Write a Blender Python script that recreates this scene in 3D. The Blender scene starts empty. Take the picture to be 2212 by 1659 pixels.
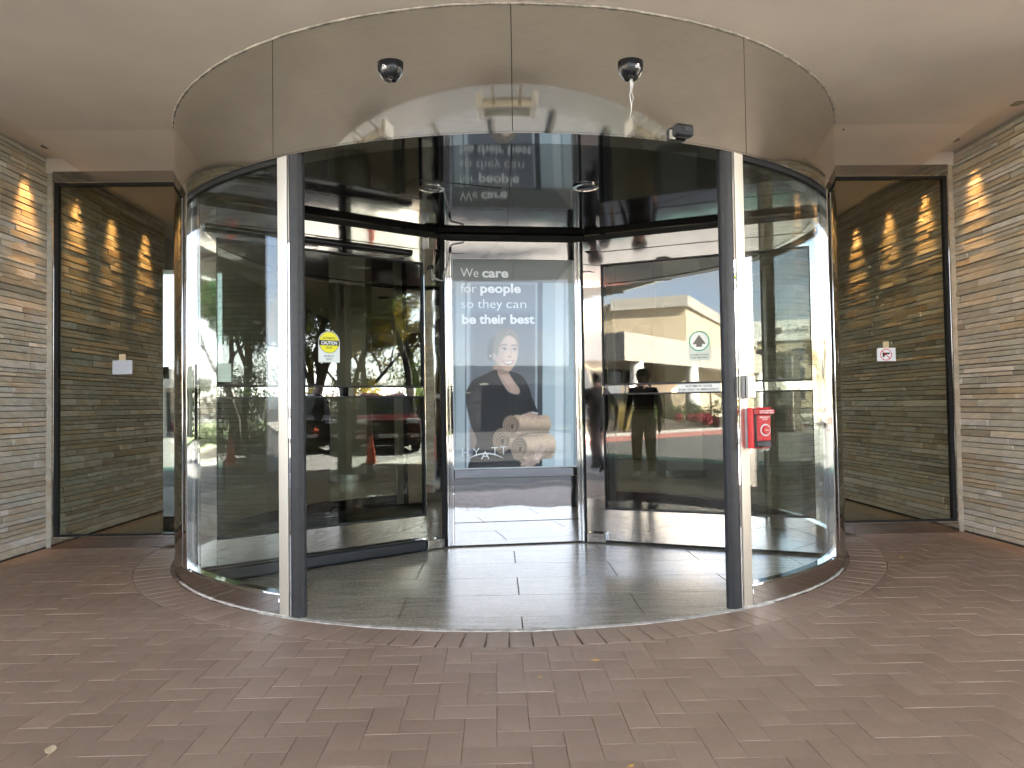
import bpy, math, random
import numpy as np
from mathutils import Matrix, Vector
random.seed(7); rng = np.random.default_rng(7)
PI = math.pi; RAD = math.radians
scene = bpy.context.scene
col = scene.collection

# ------------------------------------------------------------------ camera
cam_d = bpy.data.cameras.new('camera'); cam = bpy.data.objects.new('camera', cam_d); col.objects.link(cam)
scene.camera = cam
cam_d.sensor_width = 36.0; cam_d.lens = 36.0 * 1586.34 / 2212.0
cam_d.clip_start = 0.05; cam_d.clip_end = 2000
CAM = Vector((-0.0989, -6.4584, 1.15))
_yaw, _pitch, _roll = RAD(1.1624), RAD(1.6398), RAD(0.8284)
_fw = Vector((math.sin(_yaw) * math.cos(_pitch), math.cos(_yaw) * math.cos(_pitch), math.sin(_pitch)))
_rt = Vector((math.cos(_yaw), -math.sin(_yaw), 0)); _up = _rt.cross(_fw)
_r2 = (_rt * math.cos(_roll) - _up * math.sin(_roll)); _u2 = (_up * math.cos(_roll) + _rt * math.sin(_roll))
cam.matrix_world = Matrix(((_r2.x, _u2.x, -_fw.x, CAM.x), (_r2.y, _u2.y, -_fw.y, CAM.y), (_r2.z, _u2.z, -_fw.z, CAM.z), (0, 0, 0, 1)))

# ------------------------------------------------------------------ sky, sun, exposure
SUN_AZ = RAD(91)      # measured from the view direction (+Y) towards +X
SUN_EL = RAD(37)
world = bpy.data.worlds.new('World'); scene.world = world; world.use_nodes = True
nt = world.node_tree; nt.nodes.clear()
sky = nt.nodes.new('ShaderNodeTexSky'); sky.sky_type = 'NISHITA'; sky.sun_disc = False
sky.sun_elevation = SUN_EL; sky.sun_rotation = SUN_AZ; sky.air_density = 0.65; sky.dust_density = 1.5; sky.ozone_density = 1.0
bg = nt.nodes.new('ShaderNodeBackground'); bg.inputs['Strength'].default_value = 0.06
wo = nt.nodes.new('ShaderNodeOutputWorld')
# thin broken cloud over the whole sky
tcw = nt.nodes.new('ShaderNodeTexCoord'); sx_ = nt.nodes.new('ShaderNodeSeparateXYZ'); nt.links.new(tcw.outputs['Generated'], sx_.inputs[0])
zc_ = nt.nodes.new('ShaderNodeMath'); zc_.operation = 'MAXIMUM'; zc_.inputs[1].default_value = 0.0; nt.links.new(sx_.outputs[2], zc_.inputs[0])
za_ = nt.nodes.new('ShaderNodeMath'); za_.operation = 'ADD'; za_.inputs[1].default_value = 0.16; nt.links.new(zc_.outputs[0], za_.inputs[0])
dv_ = nt.nodes.new('ShaderNodeVectorMath'); dv_.operation = 'DIVIDE'; cb_ = nt.nodes.new('ShaderNodeCombineXYZ')
for k_ in range(3): nt.links.new(za_.outputs[0], cb_.inputs[k_])
nt.links.new(tcw.outputs['Generated'], dv_.inputs[0]); nt.links.new(cb_.outputs[0], dv_.inputs[1])
cn_ = nt.nodes.new('ShaderNodeTexNoise'); cn_.inputs['Scale'].default_value = 1.3; cn_.inputs['Detail'].default_value = 7; cn_.inputs['Roughness'].default_value = 0.58; nt.links.new(dv_.outputs[0], cn_.inputs['Vector'])
cm_ = nt.nodes.new('ShaderNodeMapRange'); cm_.inputs[1].default_value = 0.36; cm_.inputs[2].default_value = 0.66; cm_.inputs[3].default_value = 0.15; cm_.inputs[4].default_value = 0.9; nt.links.new(cn_.outputs[0], cm_.inputs[0])
bw_ = nt.nodes.new('ShaderNodeRGBToBW'); nt.links.new(sky.outputs[0], bw_.inputs[0]); cl_ = nt.nodes.new('ShaderNodeVectorMath'); cl_.operation = 'SCALE'; cl_.inputs[0].default_value = (1.18, 1.18, 1.20); nt.links.new(bw_.outputs[0], cl_.inputs['Scale'])
wm_ = nt.nodes.new('ShaderNodeMix'); wm_.data_type = 'RGBA'; nt.links.new(cm_.outputs[0], wm_.inputs[0]); nt.links.new(sky.outputs[0], wm_.inputs[6]); nt.links.new(cl_.outputs[0], wm_.inputs[7])
nt.links.new(wm_.outputs[2], bg.inputs['Color']); nt.links.new(bg.outputs[0], wo.inputs['Surface'])
sd = bpy.data.lights.new('sun', 'SUN'); sd.energy = 4.4; sd.angle = RAD(0.53); sd.color = (1.0, 0.93, 0.82)
sun = bpy.data.objects.new('sun', sd); col.objects.link(sun)
_sv = Vector((math.sin(SUN_AZ) * math.cos(SUN_EL), math.cos(SUN_AZ) * math.cos(SUN_EL), math.sin(SUN_EL)))
sun.rotation_euler = _sv.to_track_quat('Z', 'Y').to_euler(); sun.location = _sv * 60
vs = scene.view_settings; vs.view_transform = 'Standard'; vs.look = 'None'; vs.gamma = 1.0; vs.exposure = 5.3
try: vs.use_curve_mapping = False
except Exception: pass
cy = scene.cycles
cy.max_bounces = 11; cy.diffuse_bounces = 4; cy.glossy_bounces = 7; cy.transmission_bounces = 4; cy.transparent_max_bounces = 20
cy.sample_clamp_indirect = 6.0; cy.caustics_reflective = True; cy.caustics_refractive = False; cy.blur_glossy = 0.3
cy.use_denoising = True

# ------------------------------------------------------------------ materials
def new_mat(name):
    m = bpy.data.materials.new(name); m.use_nodes = True
    n = m.node_tree; b = n.nodes['Principled BSDF']
    return m, n, b
def mix_rgb(n, fac, a, b, mode='MIX'):
    x = n.nodes.new('ShaderNodeMix'); x.data_type = 'RGBA'; x.blend_type = mode
    for sock, v in ((x.inputs[0], fac), (x.inputs[6], a), (x.inputs[7], b)):
        if hasattr(v, 'is_linked') or hasattr(v, 'links'): n.links.new(v, sock)
        elif isinstance(v, (int, float)): sock.default_value = v
        else: sock.default_value = (*v, 1)
    return x.outputs[2]
def noise(n, scale, detail=3, rough=0.5, stretch=None, coord='Object', lo=0.3, hi=0.7):
    tc = n.nodes.new('ShaderNodeTexCoord'); mp = n.nodes.new('ShaderNodeMapping')
    if stretch: mp.inputs['Scale'].default_value = stretch
    n.links.new(tc.outputs[coord], mp.inputs[0])
    t = n.nodes.new('ShaderNodeTexNoise'); t.inputs['Scale'].default_value = scale
    t.inputs['Detail'].default_value = detail; t.inputs['Roughness'].default_value = rough
    n.links.new(mp.outputs[0], t.inputs['Vector'])
    r = n.nodes.new('ShaderNodeMapRange'); r.inputs[1].default_value = lo; r.inputs[2].default_value = hi
    n.links.new(t.outputs[0], r.inputs[0])
    return r.outputs[0]
def bump(n, b, h, strength, dist=0.002):
    x = n.nodes.new('ShaderNodeBump'); x.inputs['Strength'].default_value = strength; x.inputs['Distance'].default_value = dist
    n.links.new(h, x.inputs['Height']); n.links.new(x.outputs[0], b.inputs['Normal'])
def plain(name, c, rough=0.5, metal=0.0, spec=0.5, var=0.0, vscale=20, bmp=0.0, bscale=200):
    m, n, b = new_mat(name)
    b.inputs['Base Color'].default_value = (*c, 1); b.inputs['Roughness'].default_value = rough
    b.inputs['Metallic'].default_value = metal; b.inputs['Specular IOR Level'].default_value = spec
    if var:
        f = noise(n, vscale)
        n.links.new(mix_rgb(n, f, tuple(x * (1 - var) for x in c), tuple(min(1, x * (1 + var)) for x in c)), b.inputs['Base Color'])
    if bmp: bump(n, b, noise(n, bscale), bmp)
    return m
def srgb(r, g, b):
    f = lambda v: ((v / 255 + 0.055) / 1.055) ** 2.4 if v > 10 else v / 255 / 12.92
    return (f(r), f(g), f(b))
def metal(name, c, rough, rvar=0.0, stretch=(1, 1, 1), scale=30, wave=0.0, wscale=1.2, fine=0.0):
    m, n, b = new_mat(name)
    b.inputs['Base Color'].default_value = (*c, 1); b.inputs['Metallic'].default_value = 1.0; b.inputs['Roughness'].default_value = rough
    if rvar:
        f = noise(n, scale, 4, 0.6, stretch)
        r = n.nodes.new('ShaderNodeMapRange'); r.inputs[3].default_value = max(0, rough - rvar); r.inputs[4].default_value = rough + rvar
        n.links.new(f, r.inputs[0]); n.links.new(r.outputs[0], b.inputs['Roughness'])
        n.links.new(mix_rgb(n, f, tuple(x * 0.94 for x in c), c), b.inputs['Base Color'])
    if wave: bump(n, b, noise(n, wscale, 1, 0.3), wave, 0.01)
    return m
def glass(name, refl, tint, k=1.0):
    m = bpy.data.materials.new(name); m.use_nodes = True; n = m.node_tree; n.nodes.clear()
    o = n.nodes.new('ShaderNodeOutputMaterial'); mx = n.nodes.new('ShaderNodeMixShader')
    t = n.nodes.new('ShaderNodeBsdfTransparent'); t.inputs[0].default_value = (*tint, 1)
    g = n.nodes.new('ShaderNodeBsdfGlossy'); g.inputs['Roughness'].default_value = 0.0; g.inputs[0].default_value = (0.96, 0.98, 0.98, 1)
    fr = n.nodes.new('ShaderNodeLayerWeight'); fr.inputs[0].default_value = 0.5
    pw = n.nodes.new('ShaderNodeMath'); pw.operation = 'POWER'; pw.inputs[1].default_value = 5
    n.links.new(fr.outputs['Facing'], pw.inputs[0])
    r = n.nodes.new('ShaderNodeMapRange'); r.inputs[3].default_value = refl; r.inputs[4].default_value = k
    n.links.new(pw.outputs[0], r.inputs[0]); n.links.new(r.outputs[0], mx.inputs[0])
    n.links.new(t.outputs[0], mx.inputs[1]); n.links.new(g.outputs[0], mx.inputs[2]); n.links.new(mx.outputs[0], o.inputs[0])
    return m
def emit(name, c, s):
    m, n, b = new_mat(name); b.inputs['Base Color'].default_value = (*c, 1)
    b.inputs['Emission Color'].default_value = (*c, 1); b.inputs['Emission Strength'].default_value = s
    return m
def rand_piece(n):
    oi = n.nodes.new('ShaderNodeObjectInfo'); ge = n.nodes.new('ShaderNodeNewGeometry')
    a = n.nodes.new('ShaderNodeMath'); a.operation = 'ADD'; n.links.new(oi.outputs['Random'], a.inputs[0]); n.links.new(ge.outputs['Random Per Island'], a.inputs[1])
    f = n.nodes.new('ShaderNodeMath'); f.operation = 'FRACT'; n.links.new(a.outputs[0], f.inputs[0])
    return f.outputs[0]
def ramp(n, fac, stops, interp='LINEAR'):
    r = n.nodes.new('ShaderNodeValToRGB'); r.color_ramp.interpolation = interp
    e = r.color_ramp.elements
    while len(e) < len(stops): e.new(0.5)
    for el, (p, c) in zip(e, stops): el.position = p; el.color = (*c, 1)
    n.links.new(fac, r.inputs[0]); return r.outputs[0]

M = {}
# quartzite ledge stone
m, n, b = new_mat('ledge_stone'); rp = rand_piece(n)
base = ramp(n, rp, [(0.0, (0.27, 0.235, 0.175)), (0.16, (0.40, 0.365, 0.295)), (0.32, (0.33, 0.315, 0.265)), (0.48, (0.46, 0.42, 0.345)), (0.64, (0.37, 0.355, 0.315)), (0.80, (0.52, 0.50, 0.46)), (0.92, (0.36, 0.285, 0.19)), (1.0, (0.36, 0.325, 0.26))])
st = noise(n, 7.0, 5, 0.62, (1, 1, 2.6))
c1 = mix_rgb(n, st, (1.02, 1.01, 0.98), (1.50, 1.48, 1.42)); c2 = mix_rgb(n, 1.0, base, c1, 'MULTIPLY')
ru = noise(n, 3.2, 4, 0.6, (1, 1, 2.2), lo=0.56, hi=0.72)
c3 = mix_rgb(n, ru, c2, (0.40, 0.30, 0.19)); n.links.new(c3, b.inputs['Base Color'])
b.inputs['Roughness'].default_value = 0.72; bump(n, b, noise(n, 38, 6, 0.62, (1, 1, 2.6)), 0.55, 0.006); M['stone'] = m
# brick pavers
m, n, b = new_mat('brown_paver'); rp = rand_piece(n)
base = ramp(n, rp, [(0, (0.268, 0.180, 0.126)), (0.35, (0.298, 0.204, 0.146)), (0.7, (0.282, 0.191, 0.136)), (1, (0.322, 0.224, 0.162))])
bl = noise(n, 2.1, 5, 0.6); c1 = mix_rgb(n, 1.0, base, mix_rgb(n, bl, (0.80, 0.78, 0.77), (1.15, 1.15, 1.15)), 'MULTIPLY')
sp = noise(n, 420, 2, 0.6, lo=0.60, hi=0.70); c2 = mix_rgb(n, sp, c1, (0.52, 0.42, 0.34))
stn = noise(n, 5.5, 4, 0.7, lo=0.64, hi=0.76); c2 = mix_rgb(n, stn, c2, (0.09, 0.062, 0.050))
n.links.new(c2, b.inputs['Base Color'])
rr = n.nodes.new('ShaderNodeMapRange'); rr.inputs[3].default_value = 0.38; rr.inputs[4].default_value = 0.62
n.links.new(noise(n, 14, 4, 0.65), rr.inputs[0]); n.links.new(rr.outputs[0], b.inputs['Roughness'])
bump(n, b, noise(n, 240, 4, 0.7), 0.42, 0.003); M['paver'] = m
M['sand'] = plain('paver_joint_sand', (0.20, 0.145, 0.11), 0.9, var=0.6, vscale=9)
# polished granite floor
m, n, b = new_mat('grey_granite'); rp = rand_piece(n)
base = ramp(n, rp, [(0, (0.30, 0.268, 0.218)), (0.5, (0.34, 0.305, 0.25)), (1, (0.38, 0.342, 0.284))])
ve = noise(n, 3.5, 8, 0.68, (1, 7, 1)); fi = noise(n, 42, 5, 0.7, (1, 8, 1))
c1 = mix_rgb(n, 1.0, base, mix_rgb(n, ve, (0.50, 0.46, 0.41), (1.3, 1.3, 1.3)), 'MULTIPLY')
c1 = mix_rgb(n, 1.0, c1, mix_rgb(n, fi, (0.72, 0.70, 0.68), (1.15, 1.15, 1.15)), 'MULTIPLY'); n.links.new(c1, b.inputs['Base Color'])
rr = n.nodes.new('ShaderNodeMapRange'); rr.inputs[3].default_value = 0.10; rr.inputs[4].default_value = 0.36
n.links.new(fi, rr.inputs[0]); n.links.new(rr.outputs[0], b.inputs['Roughness'])
b.inputs['Specular IOR Level'].default_value = 0.5; b.inputs['IOR'].default_value = 1.55
bump(n, b, fi, 0.06, 0.001); M['granite'] = m
M['fascia'] = metal('satin_steel', (0.66, 0.65, 0.61), 0.06, 0.02, (1, 1, 6), 14, wave=0.05, wscale=1.6)
M['rim'] = metal('polished_rim_steel', (0.60, 0.59, 0.58), 0.03)
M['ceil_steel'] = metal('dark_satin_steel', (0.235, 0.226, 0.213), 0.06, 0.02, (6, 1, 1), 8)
M['polish'] = metal('polished_steel', (0.49, 0.48, 0.465), 0.035, 0.015, (1, 1, 8), 20, wave=0.05, wscale=4)
M['chrome'] = metal('mirror_chrome', (0.60, 0.595, 0.585), 0.015, wave=0.06, wscale=3)
M['post'] = metal('brushed_post_steel', (0.58, 0.545, 0.47), 0.42, 0.04, (8, 8, 1), 10)
M['curb'] = metal('curb_steel', (0.48, 0.455, 0.425), 0.10, 0.04, (1, 1, 5), 10, wave=0.05, wscale=3)
M['rubber'] = plain('black_rubber', (0.011, 0.012, 0.014), 0.5, spec=0.4, var=0.35, vscale=25, bmp=0.15, bscale=60)
M['blackplastic'] = plain('black_plastic', (0.008, 0.008, 0.009), 0.22, spec=0.3)
M['blackmatte'] = plain('black_brush_seal', (0.008, 0.008, 0.008), 0.85)
M['greyplastic'] = plain('grey_plastic', (0.26, 0.26, 0.265), 0.38)
M['whitecaulk'] = plain('white_caulk', (0.50, 0.47, 0.42), 0.8, var=0.4, vscale=22, bmp=0.5, bscale=60)
M['soffit'] = plain('soffit_plaster', (0.62, 0.56, 0.49), 0.85, var=0.05, vscale=2, bmp=0.06, bscale=120)
M['white'] = plain('white_paint', (0.74, 0.72, 0.69), 0.6)
M['canopy'] = plain('canopy_panel', (0.30, 0.30, 0.305), 0.5, var=0.08, vscale=1)
M['canopylight'] = plain('pale_canopy_panel', (0.22, 0.215, 0.21), 0.5)
M['bronze'] = metal('bronze_anodised', (0.20, 0.175, 0.15), 0.25)
M['wing_glass'] = glass('reflective_door_glass', 0.042, (0.70, 0.72, 0.68))
M['side_glass'] = glass('tinted_side_glass', 0.016, (0.87, 0.89, 0.85))
M['drum_glass'] = glass('clear_curved_glass', 0.025, (0.90, 0.93, 0.90))
M['poster_glass'] = glass('poster_glass', 0.018, (0.95, 0.96, 0.96))
M['rim_glass'] = glass('teal_canopy_glass', 0.10, (0.35, 0.62, 0.58))
M['clearplastic'] = glass('clear_plastic_cover', 0.02, (0.92, 0.92, 0.92))
m, n, b = new_mat('frosted_roof_glass'); t_ = n.nodes.new('ShaderNodeBsdfTranslucent'); t_.inputs[0].default_value = (0.13, 0.132, 0.135, 1)
mx_ = n.nodes.new('ShaderNodeMixShader'); mx_.inputs[0].default_value = 0.85; b.inputs['Base Color'].default_value = (0.22, 0.22, 0.22, 1); b.inputs['Roughness'].default_value = 0.4
n.links.new(b.outputs[0], mx_.inputs[1]); n.links.new(t_.outputs[0], mx_.inputs[2]); n.links.new(mx_.outputs[0], n.nodes['Material Output'].inputs[0]); M['frosted'] = m
M['red'] = plain('red_plastic', (0.62, 0.020, 0.024), 0.28)
M['darkbox'] = plain('dark_grey_plastic', (0.03, 0.03, 0.034), 0.4)
M['whiteink'] = plain('white_ink', (0.80, 0.80, 0.80), 0.5)
M['posterink'] = plain('poster_white_ink', (0.70, 0.71, 0.72), 0.5)
M['blackink'] = plain('black_ink', (0.012, 0.012, 0.012), 0.5)
M['greenink'] = plain('green_ink', (0.06, 0.33, 0.17), 0.5)
M['greyink'] = plain('grey_ink', (0.13, 0.115, 0.10), 0.5)
M['yellowink'] = plain('yellow_ink', (0.82, 0.74, 0.02), 0.5)
M['redink'] = plain('red_ink', (0.62, 0.01, 0.03), 0.5)
M['stickerwhite'] = plain('sticker_white', (0.72, 0.75, 0.73), 0.35)
M['stickerpale'] = plain('sticker_pale_film', (0.55, 0.62, 0.56), 0.35)
M['paper'] = plain('grey_paper', (0.50, 0.51, 0.52), 0.7)
M['tape'] = plain('masking_tape', (0.62, 0.48, 0.27), 0.7)
M['lobbywall'] = plain('lobby_dark_wall', (0.045, 0.038, 0.032), 0.5)
M['lobbywood'] = plain('lobby_walnut', (0.10, 0.055, 0.03), 0.45, var=0.3, vscale=6)
M['lobbyceil'] = plain('lobby_ceiling', (0.36, 0.32, 0.28), 0.8)
M['jambsteel'] = metal('jamb_panel_steel', (0.36, 0.37, 0.39), 0.02)
M['desk'] = plain('desk_stone', (0.34, 0.29, 0.20), 0.35)
M['asphalt'] = plain('asphalt', (0.065, 0.064, 0.063), 0.8, var=0.25, vscale=1.5, bmp=0.3, bscale=90)
M['concrete'] = plain('concrete', (0.36, 0.34, 0.31), 0.8, var=0.1, vscale=3)
M['redkerb'] = plain('red_kerb_paint', (0.20, 0.085, 0.075), 0.6, var=0.2)
M['stucco'] = plain('beige_stucco', (0.44, 0.365, 0.255), 0.85, var=0.04, vscale=0.6)
M['stucco2'] = plain('grey_stucco', (0.35, 0.325, 0.285), 0.85, var=0.04, vscale=0.6)
M['darkglass'] = plain('dark_window_glass', (0.015, 0.017, 0.018), 0.06)
M['bark'] = plain('bark', (0.055, 0.042, 0.032), 0.9, var=0.4, vscale=14, bmp=0.6, bscale=30)
M['soil'] = plain('soil', (0.05, 0.036, 0.025), 0.95)
def leafmat(name, c1, c2):
    m, n, b = new_mat(name); rp = rand_piece(n)
    cc = ramp(n, rp, [(0, c1), (1, c2)]); n.links.new(cc, b.inputs['Base Color']); b.inputs['Roughness'].default_value = 0.55
    t = n.nodes.new('ShaderNodeBsdfTranslucent'); n.links.new(mix_rgb(n, 1.0, cc, (1.5, 1.5, 0.9), 'MULTIPLY'), t.inputs[0])
    mx = n.nodes.new('ShaderNodeMixShader'); mx.inputs[0].default_value = 0.42
    o = n.nodes['Material Output']; n.links.new(b.outputs[0], mx.inputs[1]); n.links.new(t.outputs[0], mx.inputs[2]); n.links.new(mx.outputs[0], o.inputs[0])
    return m
M['leaf_green'] = leafmat('green_leaves', (0.022, 0.042, 0.009), (0.065, 0.085, 0.02))
M['leaf_yellow'] = leafmat('yellow_leaves', (0.05, 0.05, 0.008), (0.19, 0.125, 0.012))
M['leaf_hedge'] = leafmat('hedge_leaves', (0.018, 0.034, 0.008), (0.055, 0.07, 0.016))
M['flower'] = leafmat('pink_flowers', (0.16, 0.012, 0.03), (0.27, 0.04, 0.06))
M['grassblade'] = leafmat('dry_grass', (0.28, 0.22, 0.09), (0.45, 0.36, 0.18))
M['carred'] = plain('dark_red_car_paint', (0.07, 0.006, 0.010), 0.14, spec=0.8)
M['carblack'] = plain('black_car_paint', (0.012, 0.013, 0.016), 0.10, spec=0.8)
M['tyre'] = plain('tyre_rubber', (0.02, 0.02, 0.02), 0.8)
M['headlight'] = plain('headlight_lens', (0.65, 0.68, 0.72), 0.08)
M['orange'] = plain('orange_cone_plastic', (0.75, 0.085, 0.02), 0.45)
M['skin'] = plain('skin', (0.50, 0.30, 0.21), 0.55)
M['hair'] = plain('dark_hair', (0.02, 0.014, 0.010), 0.6)
M['blackcloth'] = plain('black_cloth', (0.018, 0.018, 0.020), 0.9)
M['greycloth'] = plain('dark_grey_cloth', (0.05, 0.05, 0.055), 0.9)
M['shoewhite'] = plain('white_shoe', (0.55, 0.54, 0.52), 0.6)
M['heatreflector'] = metal('heater_reflector', (0.75, 0.70, 0.58), 0.25)
M['spot'] = emit('warm_lamp_lens', (1.0, 0.62, 0.26), 3.0)

# ------------------------------------------------------------------ mesh helpers
class MB:
    def __init__(s): s.v = []; s.f = []
    def box(s, x0, x1, y0, y1, z0, z1, mtx=None):
        k = len(s.v); c = [(x, y, z) for z in (z0, z1) for y in (y0, y1) for x in (x0, x1)]
        if mtx is not None: c = [tuple(mtx @ Vector(p)) for p in c]
        s.v += c; s.f += [(k, k + 2, k + 3, k + 1), (k + 4, k + 5, k + 7, k + 6), (k, k + 1, k + 5, k + 4), (k + 2, k + 6, k + 7, k + 3), (k, k + 4, k + 6, k + 2), (k + 1, k + 3, k + 7, k + 5)]
        return s
    def arc(s, r0, r1, a0, a1, z0, z1, step=1.0):          # solid ring sector; angle 0 faces the camera
        nn = max(1, int(round(abs(a1 - a0) / step))); full = abs(a1 - a0) > 359.9; k = len(s.v)
        for i in range(nn + 1):
            a = RAD(a0 + (a1 - a0) * i / nn); sx, sy = math.sin(a), -math.cos(a)
            s.v += [(r0 * sx, r0 * sy, z0), (r1 * sx, r1 * sy, z0), (r1 * sx, r1 * sy, z1), (r0 * sx, r0 * sy, z1)]
        for i in range(nn):
            p = k + 4 * i
            for j in range(4): s.f.append((p + j, p + 4 + j, p + 4 + (j + 1) % 4, p + (j + 1) % 4))
        if not full: s.f += [(k, k + 1, k + 2, k + 3), (k + 4 * nn + 3, k + 4 * nn + 2, k + 4 * nn + 1, k + 4 * nn)]
        return s
    def tube(s, pts, rad, n=8, cap=True):
        pts = [Vector(p) for p in pts]; k = len(s.v)
        for i, p in enumerate(pts):
            t = (pts[min(i + 1, len(pts) - 1)] - pts[max(i - 1, 0)]).normalized()
            u = t.cross(Vector((0, 0, 1)));  u = t.cross(Vector((1, 0, 0))) if u.length < 1e-3 else u
            u.normalize(); w = t.cross(u); r = rad[i] if isinstance(rad, (list, tuple)) else rad
            s.v += [tuple(p + (u * math.cos(2 * PI * j / n) + w * math.sin(2 * PI * j / n)) * r) for j in range(n)]
        for i in range(len(pts) - 1):
            for j in range(n):
                a, b2 = k + i * n + j, k + i * n + (j + 1) % n
                s.f.append((a, b2, b2 + n, a + n))
        if cap: s.f += [tuple(k + j for j in range(n - 1, -1, -1)), tuple(k + (len(pts) - 1) * n + j for j in range(n))]
        return s
    def lathe(s, prof, n=24, mtx=None, closed=False):     # prof: (r, z) list
        k = len(s.v); m0 = mtx or Matrix.Identity(4)
        for r, z in prof:
            for j in range(n): s.v.append(tuple(m0 @ Vector((r * math.cos(2 * PI * j / n), r * math.sin(2 * PI * j / n), z))))
        for i in range(len(prof) - 1):
            for j in range(n):
                a, b2 = k + i * n + j, k + i * n + (j + 1) % n; s.f.append((a, b2, b2 + n, a + n))
        s.f += [tuple(k + j for j in range(n - 1, -1, -1)), tuple(k + (len(prof) - 1) * n + j for j in range(n))]
        return s
    def prism(s, poly, z0, z1, mtx=None):                 # poly in XY, extruded along Z
        k = len(s.v); nn = len(poly); m0 = mtx or Matrix.Identity(4)
        for z in (z0, z1): s.v += [tuple(m0 @ Vector((x, y, z))) for x, y in poly]
        s.f += [tuple(k + j for j in range(nn - 1, -1, -1)), tuple(k + nn + j for j in range(nn))]
        for j in range(nn): s.f.append((k + j, k + (j + 1) % nn, k + nn + (j + 1) % nn, k + nn + j))
        return s
    def raw(s, v, f):
        k = len(s.v); s.v += [tuple(p) for p in v]; s.f += [tuple(i + k for i in q) for q in f]; return s
    def mesh(s, name, m, smooth=None):
        me = bpy.data.meshes.new(name); me.from_pydata(s.v, [], s.f); me.update()
        if m is not None: me.materials.append(m)
        if smooth is not None:
            me.polygons.foreach_set('use_smooth', [True] * len(me.polygons)); me.set_sharp_from_angle(angle=RAD(smooth))
        return me
    def build(s, name, m, parent=None, smooth=None, bevel=0, loc=None, rotz=None, seg=1):
        o = bpy.data.objects.new(name, s.mesh(name, m, smooth)); col.objects.link(o)
        if parent is not None: o.parent = parent
        if loc is not None: o.location = loc
        if rotz is not None: o.rotation_euler = (0, 0, rotz)
        if bevel:
            bv = o.modifiers.new('bevel', 'BEVEL'); bv.width = bevel; bv.segments = seg; bv.limit_method = 'ANGLE'; bv.angle_limit = RAD(40)
        return o
def tag(o, label=None, cat=None, group=None, kind=None):
    if label: o['label'] = label
    if cat: o['category'] = cat
    if group: o['group'] = group
    if kind: o['kind'] = kind
    return o
def empty(name, loc=(0, 0, 0), rotz=0, mtx=None):
    o = bpy.data.objects.new(name, None); col.objects.link(o); o.empty_display_size = 0.1
    if mtx is not None: o.matrix_world = mtx
    else: o.location = loc; o.rotation_euler = (0, 0, rotz)
    return o
def link_mesh(name, me, parent=None, loc=None):
    o = bpy.data.objects.new(name, me); col.objects.link(o)
    if parent is not None: o.parent = parent
    if loc is not None: o.location = loc
    return o
def text_mesh(body, width=None, height=None, bold=0.0, align='LEFT', space=1.0):
    """flat lettering mesh in the XY plane: baseline on y = 0; scaled to width (x) and cap height (y)"""
    cu = bpy.data.curves.new('lettering', 'FONT'); cu.body = body; cu.size = 1.0; cu.align_x = align; cu.offset = bold; cu.space_character = space; cu.resolution_u = 4
    o = bpy.data.objects.new('lettering_tmp', cu); col.objects.link(o)
    dg = bpy.context.evaluated_depsgraph_get(); me = bpy.data.meshes.new_from_object(o.evaluated_get(dg))
    bpy.data.objects.remove(o); bpy.data.curves.remove(cu)
    co = np.empty(len(me.vertices) * 3); me.vertices.foreach_get('co', co); co = co.reshape(-1, 3)
    x0, x1 = co[:, 0].min(), co[:, 0].max()
    sy = (height / 0.729) if height else 1.0
    sx = (width / (x1 - x0)) if width else sy
    if not height: sy = sx
    if align == 'LEFT': co[:, 0] = (co[:, 0] - x0) * sx
    else: co[:, 0] = (co[:, 0] - (x0 + x1) / 2) * sx
    co[:, 1] *= sy; co[:, 2] = 0
    me.vertices.foreach_set('co', co.ravel()); me.materials.clear(); me.update()
    return me
def put_text(body, m, parent, x, y, z, width=None, height=None, bold=0.0, align='CENTER', name='lettering', space=1.0):
    me = text_mesh(body, width, height, bold, align, space); me.materials.append(m); me.name = name
    o = bpy.data.objects.new(name, me); col.objects.link(o); o.parent = parent; o.location = (x, y, z); return o
def frame_on(P, right, up):                              # matrix whose XY plane is a sign face: x = right, y = up, z = out
    r = Vector(right).normalized(); u = Vector(up).normalized(); nn = r.cross(u)
    return Matrix(((r.x, u.x, nn.x, P[0]), (r.y, u.y, nn.y, P[1]), (r.z, u.z, nn.z, P[2]), (0, 0, 0, 1)))
def in_frame(p, pad=0.02):
    d = Vector(p) - CAM; z = d.dot(_fw)
    if z < 0.3: return False
    u = d.dot(_r2) / z * 1586.34 / 2212; v = d.dot(_u2) / z * 1586.34 / 2212
    return abs(u) < 0.5 + pad and abs(v) < 0.375 + pad
def polar(r, a, z=0.0): return Vector((r * math.sin(RAD(a)), -r * math.cos(RAD(a)), z))

R = 2.672; H = 3.257; ZB = 2.577; PHI = RAD(6.18); WX = 3.93; YP = -0.165; YE = -3.65; YW = -2.55

# ================================================================== THE SETTING
def plane_obj(name, x0, x1, y0, y1, z, m, thick=0.0):
    b = MB()
    if thick: b.box(x0, x1, y0, y1, z - thick, z)
    else: b.raw([(x0, y0, z), (x1, y0, z), (x1, y1, z), (x0, y1, z)], [(0, 1, 2, 3)])
    o = b.build(name, m); o['kind'] = 'structure'; return o
plane_obj('ground', -700, 700, -700, 700, -0.14, M['asphalt'])
YK = -4.95                                               # kerb line of the entrance walk
pav = plane_obj('pavement', -16, 16, YK, YP, -0.004, M['sand'], thick=0.12)
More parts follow.
